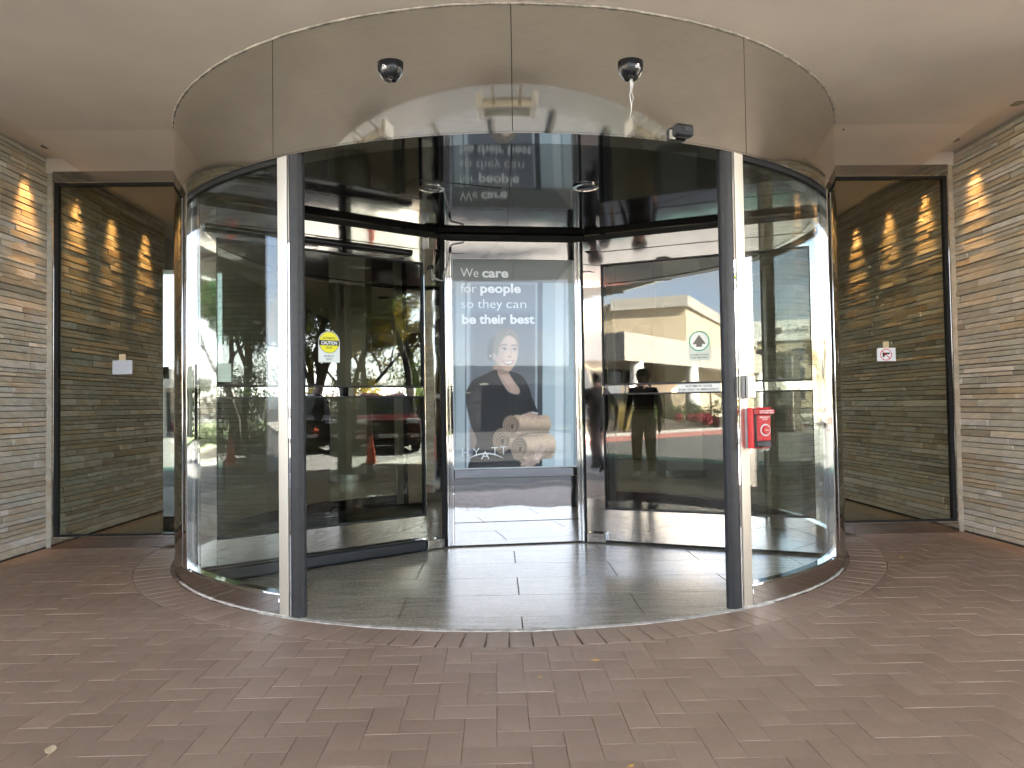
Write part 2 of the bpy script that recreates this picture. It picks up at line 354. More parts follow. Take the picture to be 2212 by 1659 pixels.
# ---- herringbone pavers
W = 0.1165; G = 0.0016
RO = 2.935                                               # outer radius of the soldier ring
def paver_mesh(poly, name='paver'):
    c = Vector((sum(p[0] for p in poly) / len(poly), sum(p[1] for p in poly) / len(poly)))
    b = MB(); nn = len(poly)
    ins = [((p[0] - c.x) * (1 - 0.0013 / max(0.03, math.hypot(p[0] - c.x, p[1] - c.y))) + c.x, (p[1] - c.y) * (1 - 0.0013 / max(0.03, math.hypot(p[0] - c.x, p[1] - c.y))) + c.y) for p in poly]
    b.v = [(x, y, -0.02) for x, y in poly] + [(x, y, -0.0011) for x, y in poly] + [(x, y, 0) for x, y in ins]
    for k in (0, nn):
        for j in range(nn): b.f.append((k + j, k + (j + 1) % nn, k + nn + (j + 1) % nn, k + nn + j))
    b.f.append(tuple(2 * nn + j for j in range(nn)))
    return b
def clip(poly, nx, ny, d):                               # keep nx*x+ny*y >= d
    out = []
    for i in range(len(poly)):
        a, b2 = poly[i], poly[(i + 1) % len(poly)]
        da, db = nx * a[0] + ny * a[1] - d, nx * b2[0] + ny * b2[1] - d
        if da >= 0: out.append(a)
        if da * db < 0:
            t = da / (da - db); out.append((a[0] + (b2[0] - a[0]) * t, a[1] + (b2[1] - a[1]) * t))
    return out
YD = -4.30                                               # pavers end here, dome strip beyond
cells = []
NX = int(8.2 / W); NY = int(4.4 / W)
for i in range(-NX // 2 - 2, NX // 2 + 3):
    for j in range(-2, NY + 3):
        dd = (i - j) % 4
        x, y = i * W, YD + j * W
        if dd == 0: rect = (x, y, x + 2 * W, y + W)
        elif dd == 3: rect = (x, y, x + W, y + 2 * W)
        else: continue
        cells.append(rect)
pieces = []
for (x0, y0, x1, y1) in cells:
    poly = [(x0 + G / 2, y0 + G / 2), (x1 - G / 2, y0 + G / 2), (x1 - G / 2, y1 - G / 2), (x0 + G / 2, y1 - G / 2)]
    for nx, ny, d in ((1, 0, -WX + 0.012), (-1, 0, -WX + 0.012), (0, 1, YD), (0, -1, -YP + 0.006)):
        if poly: poly = clip(poly, nx, ny, d)
    if len(poly) < 3: continue
    cxm = sum(p[0] for p in poly) / len(poly); cym = sum(p[1] for p in poly) / len(poly)
    rr_ = math.hypot(cxm, cym)
    if min(math.hypot(*p) for p in poly) < RO + 0.004:
        if max(math.hypot(*p) for p in poly) < RO + 0.01: continue
        poly = clip(poly, cxm / rr_, cym / rr_, RO + 0.004)
        if len(poly) < 3: continue
    ar = 0.5 * abs(sum(poly[k][0] * poly[(k + 1) % len(poly)][1] - poly[(k + 1) % len(poly)][0] * poly[k][1] for k in range(len(poly))))
    if ar < 0.0006: continue
    cxm = sum(p[0] for p in poly) / len(poly); cym = sum(p[1] for p in poly) / len(poly)
    vis = in_frame((cxm, cym, 0))
    pieces.append((0 if vis else 1, math.hypot(cxm - CAM.x, cym - CAM.y) - 2.0 * ar / 0.027, poly, cxm, cym, ar))
pieces.sort(key=lambda t: (t[0], t[1]))
share = {}; rest = MB()
for idx, (vis, _, poly, cxm, cym, ar) in enumerate(pieces):
    dz = random.uniform(-0.0012, 0.0012)
    if idx < 300 and vis == 0:
        key = None
        if len(poly) == 4 and ar > 0.0255: key = 'h' if (max(p[0] for p in poly) - min(p[0] for p in poly)) > 0.18 else 'v'
        loc_poly = [(p[0] - cxm, p[1] - cym) for p in poly]
        if key and key in share: me = share[key]
        else:
            me = paver_mesh(loc_poly).mesh('paver', M['paver'])
            if key: share[key] = me
        o = link_mesh('paver', me, pav, (cxm, cym, dz)); o.rotation_euler = (random.uniform(-.003, .003), random.uniform(-.003, .003), random.uniform(-.005, .005))
    else:
        b = paver_mesh(poly); rest.raw([(x, y, z + dz) for x, y, z in b.v], b.f)
o = rest.build('pavers', M['paver'], pav); o['kind'] = 'stuff'
# soldier ring round the drum
aw = math.degrees(0.1135 / 2.815); ns = int(84 / aw)
for k in range(-ns, ns + 1):
    a = k * aw; poly = []
    ri, ro = 2.697, RO - 0.003
    hw = 0.0545
    M2 = Matrix.Rotation(RAD(a), 2)
    if (polar(2.8, a)).y > YP - 0.12: continue
    loc_poly = [(-hw * 0.972, -ro), (hw * 0.972, -ro), (hw * 0.972, -ri), (-hw * 0.972, -ri)]
    poly = [tuple(M2 @ Vector(p)) for p in loc_poly]
    cc = polar(2.815, a)
    me = share.get('s')
    if me is None:
        me = share['s'] = paver_mesh([(p[0], p[1] + 2.815) for p in loc_poly]).mesh('soldier_paver', M['paver'])
    o = link_mesh('soldier_paver', me, pav, (cc.x, cc.y, random.uniform(-.001, .001))); o.rotation_euler = (0, 0, RAD(a))
# detectable warning strip and kerb
def dome_strip():
    b = MB(); b.box(-16, 16, -4.90, YD - 0.004, -0.02, 0.001)
    oct_ = [(math.cos(2 * PI * j / 6) * 0.016, math.sin(2 * PI * j / 6) * 0.016) for j in range(6)]
    for i in range(-70, 71):
        for j in range(9):
            x, y = i * 0.06, -4.86 + j * 0.06; k = len(b.v)
            b.v += [(x + p[0], y + p[1], 0.001) for p in oct_] + [(x + p[0] * .6, y + p[1] * .6, 0.006) for p in oct_]
            for q in range(6): b.f.append((k + q, k + (q + 1) % 6, k + 6 + (q + 1) % 6, k + 6 + q))
            b.f.append(tuple(k + 6 + q for q in range(6)))
    return b
o = dome_strip().build('tactile_strip', plain('grey_tactile_paving', (0.20, 0.20, 0.20), 0.7, var=0.15), pav); o['kind'] = 'stuff'
MB().box(-16, 16, -5.10, YK - 0.001, -0.14, -0.006).build('kerb', M['concrete'])['kind'] = 'structure'
plane_obj('road', -60, 60, -30, -5.101, -0.12, M['asphalt'])

# ---- polished granite floor
fl = plane_obj('lobby_floor', -9, 9, YP, 13.8, -0.008, M['granite'], thick=0.1)
dfl = MB().arc(0.0, 2.66, 0, 360, -0.12, -0.008, 6).build('drum_floor', plain('dark_tile_joint', (0.03, 0.028, 0.025), 0.8)); dfl['kind'] = 'structure'
rows = [-3.2, -2.44, -1.98, -1.535, -1.09, -0.64, -0.19, 0.26, 0.71]
TL = 1.34
disc = [(2.658 * math.cos(2 * PI * j / 120), 2.658 * math.sin(2 * PI * j / 120)) for j in range(120)]
for r in range(len(rows) - 1):
    off = 0.02 if r in (0, 2, 4, 6) else TL / 2 + 0.02
    for c in range(-3, 4):
        x0 = off + c * TL; x1 = x0 + TL - 0.007; y0 = rows[r] + 0.002; y1 = rows[r + 1] - 0.002
        poly = disc
        for nx, ny, d in ((1, 0, x0), (-1, 0, -x1), (0, 1, y0), (0, -1, -y1)):
            poly = clip(poly, nx, ny, d)
            if len(poly) < 3: break
        if len(poly) < 3: continue
        b = MB().prism(poly, -0.010, 0.001 + random.uniform(-.0003, .0003)); b.build('granite_tile', M['granite'], dfl)
MB().arc(2.660, 2.696, -33, 33, -0.02, 0.0025, 1.0).build('joint_ring', M['whitecaulk'], dfl)

# ---- stone side walls with single stones
def stone_wall(sx, label):
    root = empty('stone_wall', (sx * WX, 0, 0)); tag(root, label, 'stone wall', 'ledge stone walls beside the entrance')
    b = MB()
    y0, y1 = YW, 2.05
    b.box(0.004 if sx > 0 else -0.30, 0.30 if sx > 0 else -0.004, y0, y1, -0.05, 4.2); b.build('wall_core', plain('dark_mortar', (0.055, 0.045, 0.036), 0.9), root)
    lr = random.Random(11 if sx > 0 else 23); stones = []
    z = 0.012
    ztop = 3.31
    while z < ztop - 0.012:
        hgt = lr.choice([0.034, 0.038, 0.042, 0.046, 0.05, 0.056, 0.064]) ; hgt = min(hgt, ztop - z)
        y = y0 - lr.uniform(0, 0.4)
        while y < y1:
            L = lr.choice([0.22, 0.32, 0.42, 0.55, 0.7, 0.85]) * lr.uniform(0.85, 1.15)
            a, e = max(y, y0), min(y + L, y1)
            if a < -0.150 < e and e - a > 0.05:             # the joint beside the window frame
                for (p, q) in ((a, -0.152), (-0.146, e)):
                    if q - p > 0.015: stones.append((p, q, z, z + hgt))
            elif e - a > 0.01: stones.append((a, e, z, z + hgt))
            y += L
        z += hgt
    def area(s): 
        c = (sx * WX, (s[0] + s[1]) / 2, (s[2] + s[3]) / 2)
        vis = in_frame((sx * WX, s[1], c[2]), 0.0) or in_frame(c, 0.0) or in_frame((sx * WX, s[0], c[2]), 0)
        d = Vector(c) - CAM; tt = (sx * WX - CAM.x) / 1
        return (s[1] - s[0]) * (s[3] - s[2]) / d.length ** 3 if vis else 0
    stones.sort(key=lambda s: -area(s)); rest = MB()
    for k, (a, e, z0, z1) in enumerate(stones):
        pr = lr.uniform(0.0, 0.015); t = -sx
        g = 0.0025; gz = 0.0056
        x_in, x_o = 0.02 * sx, t * (0.006 + pr)
        cy_, cz_ = (a + e) / 2, (z0 + z1) / 2; hy, hz = (e - a) / 2 - g / 2, (z1 - z0) / 2 - gz / 2
        tl = lr.uniform(-0.003, 0.003); tu = lr.uniform(-0.0025, 0.0025)
        v = [(x_in, -hy, -hz), (x_in, hy, -hz), (x_in, hy, hz), (x_in, -hy, hz)]
        bv = 0.003
        v += [(x_o + sx * 0.0035 , -hy, -hz), (x_o + sx * 0.0035, hy, -hz), (x_o + sx * 0.0035, hy, hz), (x_o + sx * 0.0035, -hy, hz)]
        v += [(x_o - tl - tu, -hy + bv, -hz + bv), (x_o + tl - tu, hy - bv, -hz + bv), (x_o + tl + tu, hy - bv, hz - bv), (x_o - tl + tu, -hy + bv, hz - bv)]
        f = [(k0 + j, k0 + (j + 1) % 4, k0 + 4 + (j + 1) % 4, k0 + 4 + j) for k0 in (0, 4) for j in range(4)] + [(8, 9, 10, 11)]
        if sx > 0: f = [tuple(reversed(q)) for q in f]
        if k < 300 and area(stones[k]) > 0:
            me = bpy.data.meshes.new('stone'); me.from_pydata(v, [], f); me.update(); me.materials.append(M['stone'])
            link_mesh('stone', me, root, (0, cy_, cz_))
        else: rest.raw([(p[0], p[1] + cy_, p[2] + cz_) for p in v], f)
    o = rest.build('stones', M['stone'], root); o['kind'] = 'stuff'
    return root
stone_wall(-1, 'ledge stone wall left of the revolving door, running in behind the blank paper notice')
stone_wall(1, 'ledge stone wall right of the revolving door, running in behind the no guns sign')

# ---- soffit, ceiling slots and building mass
ZI = 3.192                                               # the soffit dips to the window heads
sof = MB().prism([(YE, H), (-0.95, H), (YP - 0.02, ZI), (13.8, ZI), (13.8, H + 0.10), (YE, H + 0.10)], -3.62, 3.62, Matrix(((0, 0, 1, 0), (1, 0, 0, 0), (0, 1, 0, 0), (0, 0, 0, 1))))
sof = sof.build('soffit', M['soffit']); sof['kind'] = 'structure'
sl = MB()
for s in (-1, 1):
    xa, xb = sorted((s * 3.62, s * (WX + 0.29)))
    sl.box(xa, xb, YE, 13.8, H + 0.055, H + 0.11)
sl.build('ceiling_slot', M['soffit'])['kind'] = 'structure'
for s, side in ((-1, 'left'), (1, 'right')):             # white closing piece over each side window
    xa, xb = sorted((s * 3.621, s * 3.928))
    o = MB().box(xa, xb, YP - 0.015, YP + 0.10, 3.185, H + 0.054).build('soffit_end_block', M['soffit'])
    tag(o, f'small beige soffit block over the outer corner of the {side} window', 'trim', 'soffit blocks')
# caulk bead where the fascia meets the soffit
bead = MB(); pts = []
for i in range(0, 361, 2):
    p = polar(R + 0.006 + random.uniform(-.002, .003), i - 180, H - 0.004 + random.uniform(-.002, .002)); pts.append(p)
bead.tube(pts, 0.006, 6, cap=False); bead.build('caulk_bead', M['whitecaulk'], sof, smooth=50)
bm = MB()
bm.box(4.235, 18, YW, 14, -0.1, 8.0); bm.box(-18, -4.235, YW, 14, -0.1, 8.0); bm.box(-4.235, 4.235, YE, 14, H + 0.12, 8.0)
o = bm.build('hotel_building', M['stucco2']); tag(o, 'hotel block of grey stucco around the recessed entrance', 'building')
lb = MB()
lb.box(-9, -4.234, 2.06, 2.16, -0.01, H); lb.box(4.234, 9, 2.06, 2.16, -0.01, H)
o = lb.build('lobby_partition', M['lobbywall']); o['kind'] = 'structure'
MB().box(-4.234, 4.234, 13.8, 14, -0.2, H + 0.119).build('lobby_wall', M['lobbywood'])['kind'] = 'structure'

# ---- raised canopy over the drive
cn = empty('canopy', (0, YE, 0)); tag(cn, 'deep flat entrance canopy over the drive with a teal glass rim', 'canopy')
cn.location = (0, 0, 0)
ZC = 4.2
MB().box(-10.5, 13, -6.3, YE - 0.002, ZC, ZC + 0.35).build('panel', M['canopy'], cn)
MB().box(4.24, 13, YE - 0.001, YW - 0.002, ZC, ZC + 0.35).build('panel', M['canopy'], cn); MB().box(-10.5, -4.24, YE - 0.001, YW - 0.002, ZC, ZC + 0.35).build('panel', M['canopy'], cn)  # side infill panels, added to block a sun patch on the entrance paving
edge = [(-10.5, -12.5), (-8.6, -11.9), (-6.4, -11.1), (-4.7, -10.4), (-3.2, -9.9), (-1.6, -9.6), (0, -9.4), (2, -9.3), (5, -9.4), (8, -9.7), (11.2, -10.2), (13, -10.6)]
po = [(x, y) for x, y in edge]
YS = -8.5                                               # frosted roof light between the two opaque strips
MB().prism([(13, YS), (-10.5, YS)] + po, ZC + 0.02, ZC + 0.33).build('soffit_panel', M['canopylight'], cn)
xs_ = np.linspace(-10.5, 13, 15)
for xa, xb in zip(xs_[:-1], xs_[1:]):
    MB().box(xa + 0.03, xb - 0.03, YS + 0.002, -6.302, ZC + 0.16, ZC + 0.175).build('roof_light_pane', M['frosted'], cn)
    MB().box(xa - 0.028, xa + 0.028, YS + 0.002, -6.302, ZC + 0.05, ZC + 0.28).build('rafter', M['canopylight'], cn)
gl = MB(); fr_ = MB()
for (a, b2) in zip(edge[:-1], edge[1:]):
    a2, c2 = (a[0], a[1] - 0.85), (b2[0], b2[1] - 0.85)
    k = len(gl.v); gl.v += [(a[0], a[1] - .002, ZC + .1), (b2[0], b2[1] - .002, ZC + .1), (*c2, ZC + .22), (*a2, ZC + .22), (a[0], a[1] - .002, ZC + .115), (b2[0], b2[1] - .002, ZC + .115), (*c2, ZC + .235), (*a2, ZC + .235)]
    gl.f += [(k, k + 1, k + 2, k + 3), (k + 7, k + 6, k + 5, k + 4), (k + 3, k + 2, k + 6, k + 7), (k, k + 3, k + 7, k + 4), (k + 1, k + 5, k + 6, k + 2)]
    MB().tube([(a[0], a[1], ZC + .09), (a2[0], a2[1], ZC + .21)], 0.03, 6).build('rim_bracket', M['bronze'], cn)
gl.build('glass_rim', M['rim_glass'], cn)

# ================================================================== THE DRUM
drum = empty('revolving_door_drum'); tag(drum, 'round stainless steel drum of the revolving door with tall curved fascia', 'door drum')
# fascia panels with open joints
cuts = [0.0, 30.4, 75.0, 120.0, 180.0, 240.0, 285.0, 329.6, 360.0]
for a, b2 in zip(cuts[:-1], cuts[1:]):
    MB().arc(R - 0.05, R, a + 0.045, b2 - 0.045, ZB, H + 0.06, 1.0).build('fascia_panel', M['fascia'], drum, smooth=30)
MB().arc(R - 0.07, R - 0.012, 0, 360, ZB + 0.004, H + 0.05, 2).build('fascia_backing', M['blackmatte'], drum)
MB().arc(2.517, R - 0.001, 0, 360, ZB - 0.010, ZB - 0.001, 2).build('rim', M['rim'], drum, smooth=30)
# ceiling sectors, hub plate
sec = [-180, -130, -75, -40, 0, 40, 75, 130, 180]
for a, b2 in zip(sec[:-1], sec[1:]):
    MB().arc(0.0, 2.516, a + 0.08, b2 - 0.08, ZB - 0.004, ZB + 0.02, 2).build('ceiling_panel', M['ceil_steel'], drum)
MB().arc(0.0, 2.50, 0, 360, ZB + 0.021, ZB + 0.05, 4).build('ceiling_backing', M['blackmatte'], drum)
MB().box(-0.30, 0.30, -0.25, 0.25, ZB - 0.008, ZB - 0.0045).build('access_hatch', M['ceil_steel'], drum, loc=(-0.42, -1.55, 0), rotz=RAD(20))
for x in (-0.506, 0.496):
    tr = MB().lathe([(0.050, -0.004), (0.075, -0.006), (0.085, -0.002), (0.085, 0.002), (0.050, 0.002)], 32).build('downlight_trim', M['chrome'], drum, smooth=40, loc=(x, -1.70, ZB - 0.010))
    MB().lathe([(0.049, -0.002), (0.049, 0.001)], 24).build('lens', plain('frosted_lens', (0.45, 0.42, 0.36), 0.3), tr)
# glass walls, curb, seals, posts: mirrored on both sides and at the lobby mouth
for s in (-1, 1):
    def A(a, b): return (s * a, s * b) if s > 0 else (s * b, s * a)
    g0 = MB().arc(R - 0.045, R - 0.033, *A(29.9, 54.2), 0.118, ZB - 0.03, 1.0).build('curved_glass', M['drum_glass'], drum, smooth=30)
    MB().arc(R - 0.045, R - 0.033, *A(92.0, 150.0), 0.118, ZB - 0.03, 2.0).build('curved_glass', M['drum_glass'], drum, smooth=30)
    MB().arc(R - 0.075, R, *A(29.8, 57.3), 0.0, 0.112, 1.0).build('curb', M['curb'], drum, smooth=30, bevel=0.003)
    MB().arc(R - 0.068, R - 0.012, *A(29.8, 57.3), 0.1125, 0.121, 1.0).build('curb_cap', M['chrome'], drum, smooth=30)
    MB().arc(R - 0.075, R, *A(57.4, 150.0), 0.0, 0.112, 1.0).build('curb', M['curb'], drum, smooth=30)
    MB().arc(R - 0.055, R - 0.020, *A(29.8, 57.0), ZB - 0.035, ZB - 0.0105, 1.0).build('glass_seal', M['blackmatte'], drum)
    # side mullion: two mirror bars with a black gasket between
    MB().arc(R - 0.05, R + 0.006, *A(52.6, 54.1), 0.113, ZB - 0.01, 0.5).build('mullion_bar', M['chrome'], drum, smooth=30, bevel=0.006, seg=3)
    MB().arc(R - 0.05, R - 0.004, *A(54.12, 54.75), 0.113, ZB - 0.01, 0.5).build('mullion_gasket', M['rubber'], drum)
    MB().arc(R - 0.05, R + 0.008, *A(54.77, 57.2), 0.113, ZB - 0.01, 0.5).build('mullion_bar', M['chrome'], drum, smooth=30, bevel=0.006, seg=3)
    MB().arc(R - 0.05, R, *A(57.22, 91.9), 0.113, ZB - 0.001, 1.0).build('side_cladding', M['curb'], drum, smooth=30)
    # jamb post with rubber safety edge
    for back in (0, 1):
        a_c = 28.9 if not back else 151.0
        pt = empty('jamb_post'); pt.parent = drum
        pt.location = polar(R - 0.035, s * a_c); pt.rotation_euler = (0, 0, RAD(s * a_c))
        t = -s if not back else s                         # towards the opening
        MB().box(-0.041, 0.041, -0.035, 0.055, 0.0, ZB - 0.0105).build('jamb_cover', M['post'], pt, bevel=0.002, rotz=(RAD(s * 9) if not back else 0))
        MB().box(*sorted((t * 0.0415, t * 0.052)), -0.036, 0.05, 0.0, ZB - 0.011).build('edge_strip', M['chrome'], pt)
        prof = [(0.052, -0.030), (0.085, -0.034), (0.105, -0.030), (0.116, -0.014), (0.118, 0.004), (0.112, 0.022), (0.098, 0.034), (0.052, 0.034)]
        pp = [(t * x, y) for x, y in prof]
        if t < 0: pp.reverse()
        MB().prism(pp, 0.0, ZB - 0.011).build('safety_edge', M['rubber'], pt, smooth=35)
    # white caulk at the foot of the curb
    pts = [polar(R + 0.004 + random.uniform(-.002, .002), s * a, 0.003) for a in np.arange(28, 57, 0.7)]
    MB().tube(pts, [random.uniform(0.004, 0.009) for _ in pts], 6).build('foot_caulk', M['whitecaulk'], drum, smooth=50)

# ================================================================== THE ROTOR
rotor = empty('revolving_door', (0, 0, 0), PHI); tag(rotor, 'three winged revolving door with polished frames around a central showcase', 'revolving door')
def wing(ang, viewer, extras):
    """viewer = +1 / -1: local Y side that faces out"""
    w = MB()
    t = 0.028
    w.box(0.705, 0.862, -t, t, 0.022, 2.52); w.box(2.478, 2.585, -t, t, 0.022, 2.52)
    w.box(0.8625, 2.4775, -t, t, 2.312, 2.414); w.box(0.8625, 2.4775, -t, t, 2.4185, 2.52)
    w.box(0.8625, 2.4775, -t, t, 0.022, 0.275)
    o = w.build('door_wing', M['polish'], rotor, bevel=0.0015); o.rotation_euler = (0, 0, RAD(ang))
    MB().box(0.8627, 2.4773, -t - 0.002, t + 0.002, 1.230, 1.302).build('push_rail', M['chrome'], o, bevel=0.004, seg=2)
    MB().box(0.868, 2.472, -0.006, 0.006, 1.304, 2.310).build('glass_pane', M['wing_glass'], o)
    MB().box(0.868, 2.472, -0.006, 0.006, 0.277, 1.228).build('glass_pane', M['wing_glass'], o)
    gb = MB()
    for z0, z1 in ((1.3025, 2.3115), (0.2755, 1.2295)):
        for y in (-1, 1):
            ya, yb = sorted((y * 0.0065, y * 0.024))
            gb.box(0.8632, 0.870, ya, yb, z0, z1); gb.box(2.470, 2.4772, ya, yb, z0, z1)
            gb.box(0.8702, 2.4698, ya, yb, z0, z0 + 0.012); gb.box(0.8702, 2.4698, ya, yb, z1 - 0.008, z1)
    gb.build('glazing_bead', M['rubber'], o)
    MB().box(0.72, 2.60, -0.010, 0.010, 2.5205, ZB - 0.012).build('top_brush', M['blackmatte'], o)
    MB().box(0.72, 2.60, -0.010, 0.010, 0.003, 0.0215).build('bottom_brush', M['blackmatte'], o)
    MB().box(2.5855, 2.598, -0.02, 0.02, 0.022, 2.52).build('edge_trim', M['chrome'], o, bevel=0.002)
    v = viewer
    def ys(a, b): return sorted((v * a, v * b))
    if 'bumper' in extras:
        MB().box(0.905, 2.58, *ys(0.0285, 0.105), 0.006, 0.098).build('bumper', M['rubber'], o, bevel=0.02, seg=3)
        MB().box(0.93, 0.985, *ys(0.05, 0.075), 0.0985, 0.103).build('bumper_label', M['stickerwhite'], o)
        b_ = MB(); m0 = Matrix.Translation((0, v * 0.045, 2.372)) @ Matrix.Rotation(PI / 2, 4, 'Y')
        b_.tube([(0.985, v * 0.045, 2.372), (2.56, v * 0.045, 2.372)], 0.026, 14).build('sensor_bar', M['blackplastic'], o, smooth=40)
    # hinge clamps at the showcase
    MB().box(0.735, 0.845, *ys(0.0285, 0.075), 2.425, 2.515).build('top_clamp', M['chrome'], o, bevel=0.003)
    MB().box(0.72, 0.88, *ys(0.0285, 0.075), 0.010, 0.085).build('foot_clamp', M['chrome'], o, bevel=0.003)
    return o
wingL = wing(-150, 1, ('bumper',)); wingR = wing(-30, -1, ()); wingB = wing(90, 1, ('bumper',))
# showcase: three faces
for k in range(3):
    f = empty('showcase_side'); f.parent = rotor; f.rotation_euler = (0, 0, RAD(120 * k))
    F0 = -0.39
    b = MB(); b.box(-0.553, -0.505, F0, F0 + 0.05, 0.012, 2.51); b.box(0.525, 0.563, F0, F0 + 0.05, 0.012, 2.51)
    b.build('frame_stile', M['chrome'], f, bevel=0.004, seg=2)
    b = MB()
    for x in (-0.553, 0.563):
        b.tube([(x, F0 - 0.004, 0.012), (x, F0 - 0.004, 2.51)], 0.013, 12); b.tube([(x * 0.955, F0 - 0.002, 0.014), (x * 0.955, F0 - 0.002, 2.508)], 0.008, 10)
    b.build('corner_bead', M['chrome'], f, smooth=40)
    MB().box(-0.5045, 0.5245, F0 + 0.004, F0 + 0.05, 2.372, 2.508).build('header_panel', M['polish'], f, bevel=0.001)
    MB().box(-0.5045, 0.5245, F0 - 0.006, F0 + 0.05, 2.3575, 2.3715).build('trim_bar', M['chrome'], f, bevel=0.002)
    MB().box(-0.5045, 0.5245, F0 - 0.006, F0 + 0.05, 0.552, 0.628).build('trim_bar', M['chrome'], f, bevel=0.006, seg=3)
    MB().box(-0.5045, 0.5245, F0 + 0.004, F0 + 0.05, 0.197, 0.5515).build('kick_panel', M['polish'], f, bevel=0.001)
    MB().box(-0.5045, 0.5245, F0 + 0.001, F0 + 0.05, 0.012, 0.194).build('kick_panel', M['polish'], f, bevel=0.001)
    MB().box(-0.504, 0.524, F0 + 0.008, F0 + 0.014, 0.6285, 2.357).build('glass_pane', M['poster_glass'], f)
    MB().box(-0.504, 0.524, F0 + 0.035, F0 + 0.045, 0.6285, 2.357).build('back_board', M['paper'], f)
for k in range(3):
    a = RAD(-150 + 120 * k)
    b = MB(); b.box(0.60, 0.704, -0.045, 0.045, 0.004, 2.519)
    o = b.build('corner_seal', M['blackmatte'], rotor); o.rotation_euler = (0, 0, a)
hexr = []
for k in range(3):
    for sg in (-1, 1):
        v_ = Matrix.Rotation(RAD(120 * k), 2) @ Vector((sg * 0.600, -0.386)); hexr.append((v_.x, v_.y))
MB().prism(hexr, 2.5215, ZB - 0.012).build('top_seal', M['blackmatte'], rotor)
MB().lathe([(0.30, 0.02), (0.30, 2.515)], 12).build('core', M['blackmatte'], rotor)

# ---- poster print (flat printed sheet): painted on a fine grid
def ZP(x, y):                                             # print drawing coordinates -> face coordinates (s, z)
    v = (y - 150.0) / (1528.0 - 150.0)
    xl, xr = 83 + 20 * v, 893 + 27 * v
    u = (x - xl) / (xr - xl)
    return -0.4944 + u * 1.0095, 2.357 - v * 1.720
NXg, NYg = 176, 300
uu, vv = np.meshgrid(np.linspace(0, 1, NXg), np.linspace(0, 1, NYg))
gx = (83 + 20 * vv) + uu * ((893 + 27 * vv) - (83 + 20 * vv)); gy = 150 + vv * 1378.0
img = np.zeros((NYg, NXg, 3))
def smooth(a, b, x): t = np.clip((x - a) / (b - a), 0, 1); return t * t * (3 - 2 * t)
def over(mask, c):
    global img
    c = np.array(c, float)
    img = img * (1 - mask[..., None]) + c * mask[..., None]
def polym(pts, soft=5.0):
    inside = np.zeros(gx.shape, bool); d = np.full(gx.shape, 1e9); n_ = len(pts)
    for i in range(n_):
        x1, y1 = pts[i]; x2, y2 = pts[(i + 1) % n_]
        cond = ((y1 > gy) != (y2 > gy)) & (gx < (x2 - x1) * (gy - y1) / ((y2 - y1) or 1e-9) + x1); inside ^= cond
        L2 = (x2 - x1) ** 2 + (y2 - y1) ** 2 or 1e-9
        t = np.clip(((gx - x1) * (x2 - x1) + (gy - y1) * (y2 - y1)) / L2, 0, 1)
        d = np.minimum(d, np.hypot(gx - x1 - t * (x2 - x1), gy - y1 - t * (y2 - y1)))
    sd_ = np.where(inside, d, -d); return smooth(-soft, soft, sd_)
def ellm(cx, cy_, rx, ry, soft=0.12, rot=0.0):
    c, s_ = math.cos(rot), math.sin(rot); x = (gx - cx) * c + (gy - cy_) * s_; y = -(gx - cx) * s_ + (gy - cy_) * c
    return smooth(1 + soft, 1 - soft, np.hypot(x / rx, y / ry))
def linem(pts, w, soft=2.5):
    d = np.full(gx.shape, 1e9)
    for (x1, y1), (x2, y2) in zip(pts[:-1], pts[1:]):
        L2 = (x2 - x1) ** 2 + (y2 - y1) ** 2 or 1e-9
        t = np.clip(((gx - x1) * (x2 - x1) + (gy - y1) * (y2 - y1)) / L2, 0, 1)
        d = np.minimum(d, np.hypot(gx - x1 - t * (x2 - x1), gy - y1 - t * (y2 - y1)))
    return smooth(w + soft, w - soft, d)
def chain(pts): # closed smooth curve through points
    P_ = np.array(pts, float); out = []; n_ = len(P_)
    for i in range(n_):
        p0, p1, p2, p3 = P_[i - 1], P_[i], P_[(i + 1) % n_], P_[(i + 2) % n_]
        for t in np.linspace(0, 1, 6)[:-1]:
            out.append(0.5 * (2 * p1 + (p2 - p0) * t + (2 * p0 - 5 * p1 + 4 * p2 - p3) * t ** 2 + (3 * p1 - p0 - 3 * p2 + p3) * t ** 3))
    return [tuple(p) for p in out]
nzr = rng.normal(0, 1, gx.shape)
def rect(x0, x1, y0, y1, c, soft=3.0): over(smooth(x0 - soft, x0 + soft, gx) * smooth(x1 + soft, x1 - soft, gx) * smooth(y0 - soft, y0 + soft, gy) * smooth(y1 + soft, y1 - soft, gy), c)
# corridor with windows
img[:] = (138, 148, 156)
rect(60, 170, 250, 1600, (152, 168, 176)); rect(60, 104, 150, 1600, (112, 122, 128), 8)
rect(60, 960, 120, 300, (112, 116, 116)); over(polym([(893, 160), (960, 160), (960, 320), (760, 320)], 8), (146, 146, 140))
over(linem([(497, 150), (480, 290)], 3), (92, 96, 96)); over(linem([(780, 280), (850, 160)], 2), (95, 98, 98))
rect(168, 178, 285, 1600, (84, 94, 102)); rect(178, 205, 300, 1600, (170, 186, 196))
rect(203, 648, 296, 1600, (112, 120, 134), 4); rect(203, 648, 500, 1600, (88, 95, 108), 30)
rect(168, 688, 284, 300, (84, 90, 96)); rect(203, 640, 298, 312, (140, 146, 150))
rect(640, 655, 300, 1600, (150, 165, 176)); rect(655, 690, 290, 1600, (56, 64, 72))
rect(690, 960, 300, 1600, (160, 182, 196)); rect(776, 834, 300, 1600, (192, 207, 216), 5); rect(834, 850, 300, 1600, (142, 162, 176)); rect(850, 905, 300, 1600, (168, 188, 200), 5); rect(905, 960, 200, 1600, (132, 148, 158))
img *= (0.93 + 0.14 * smooth(150, 900, gy))[..., None]
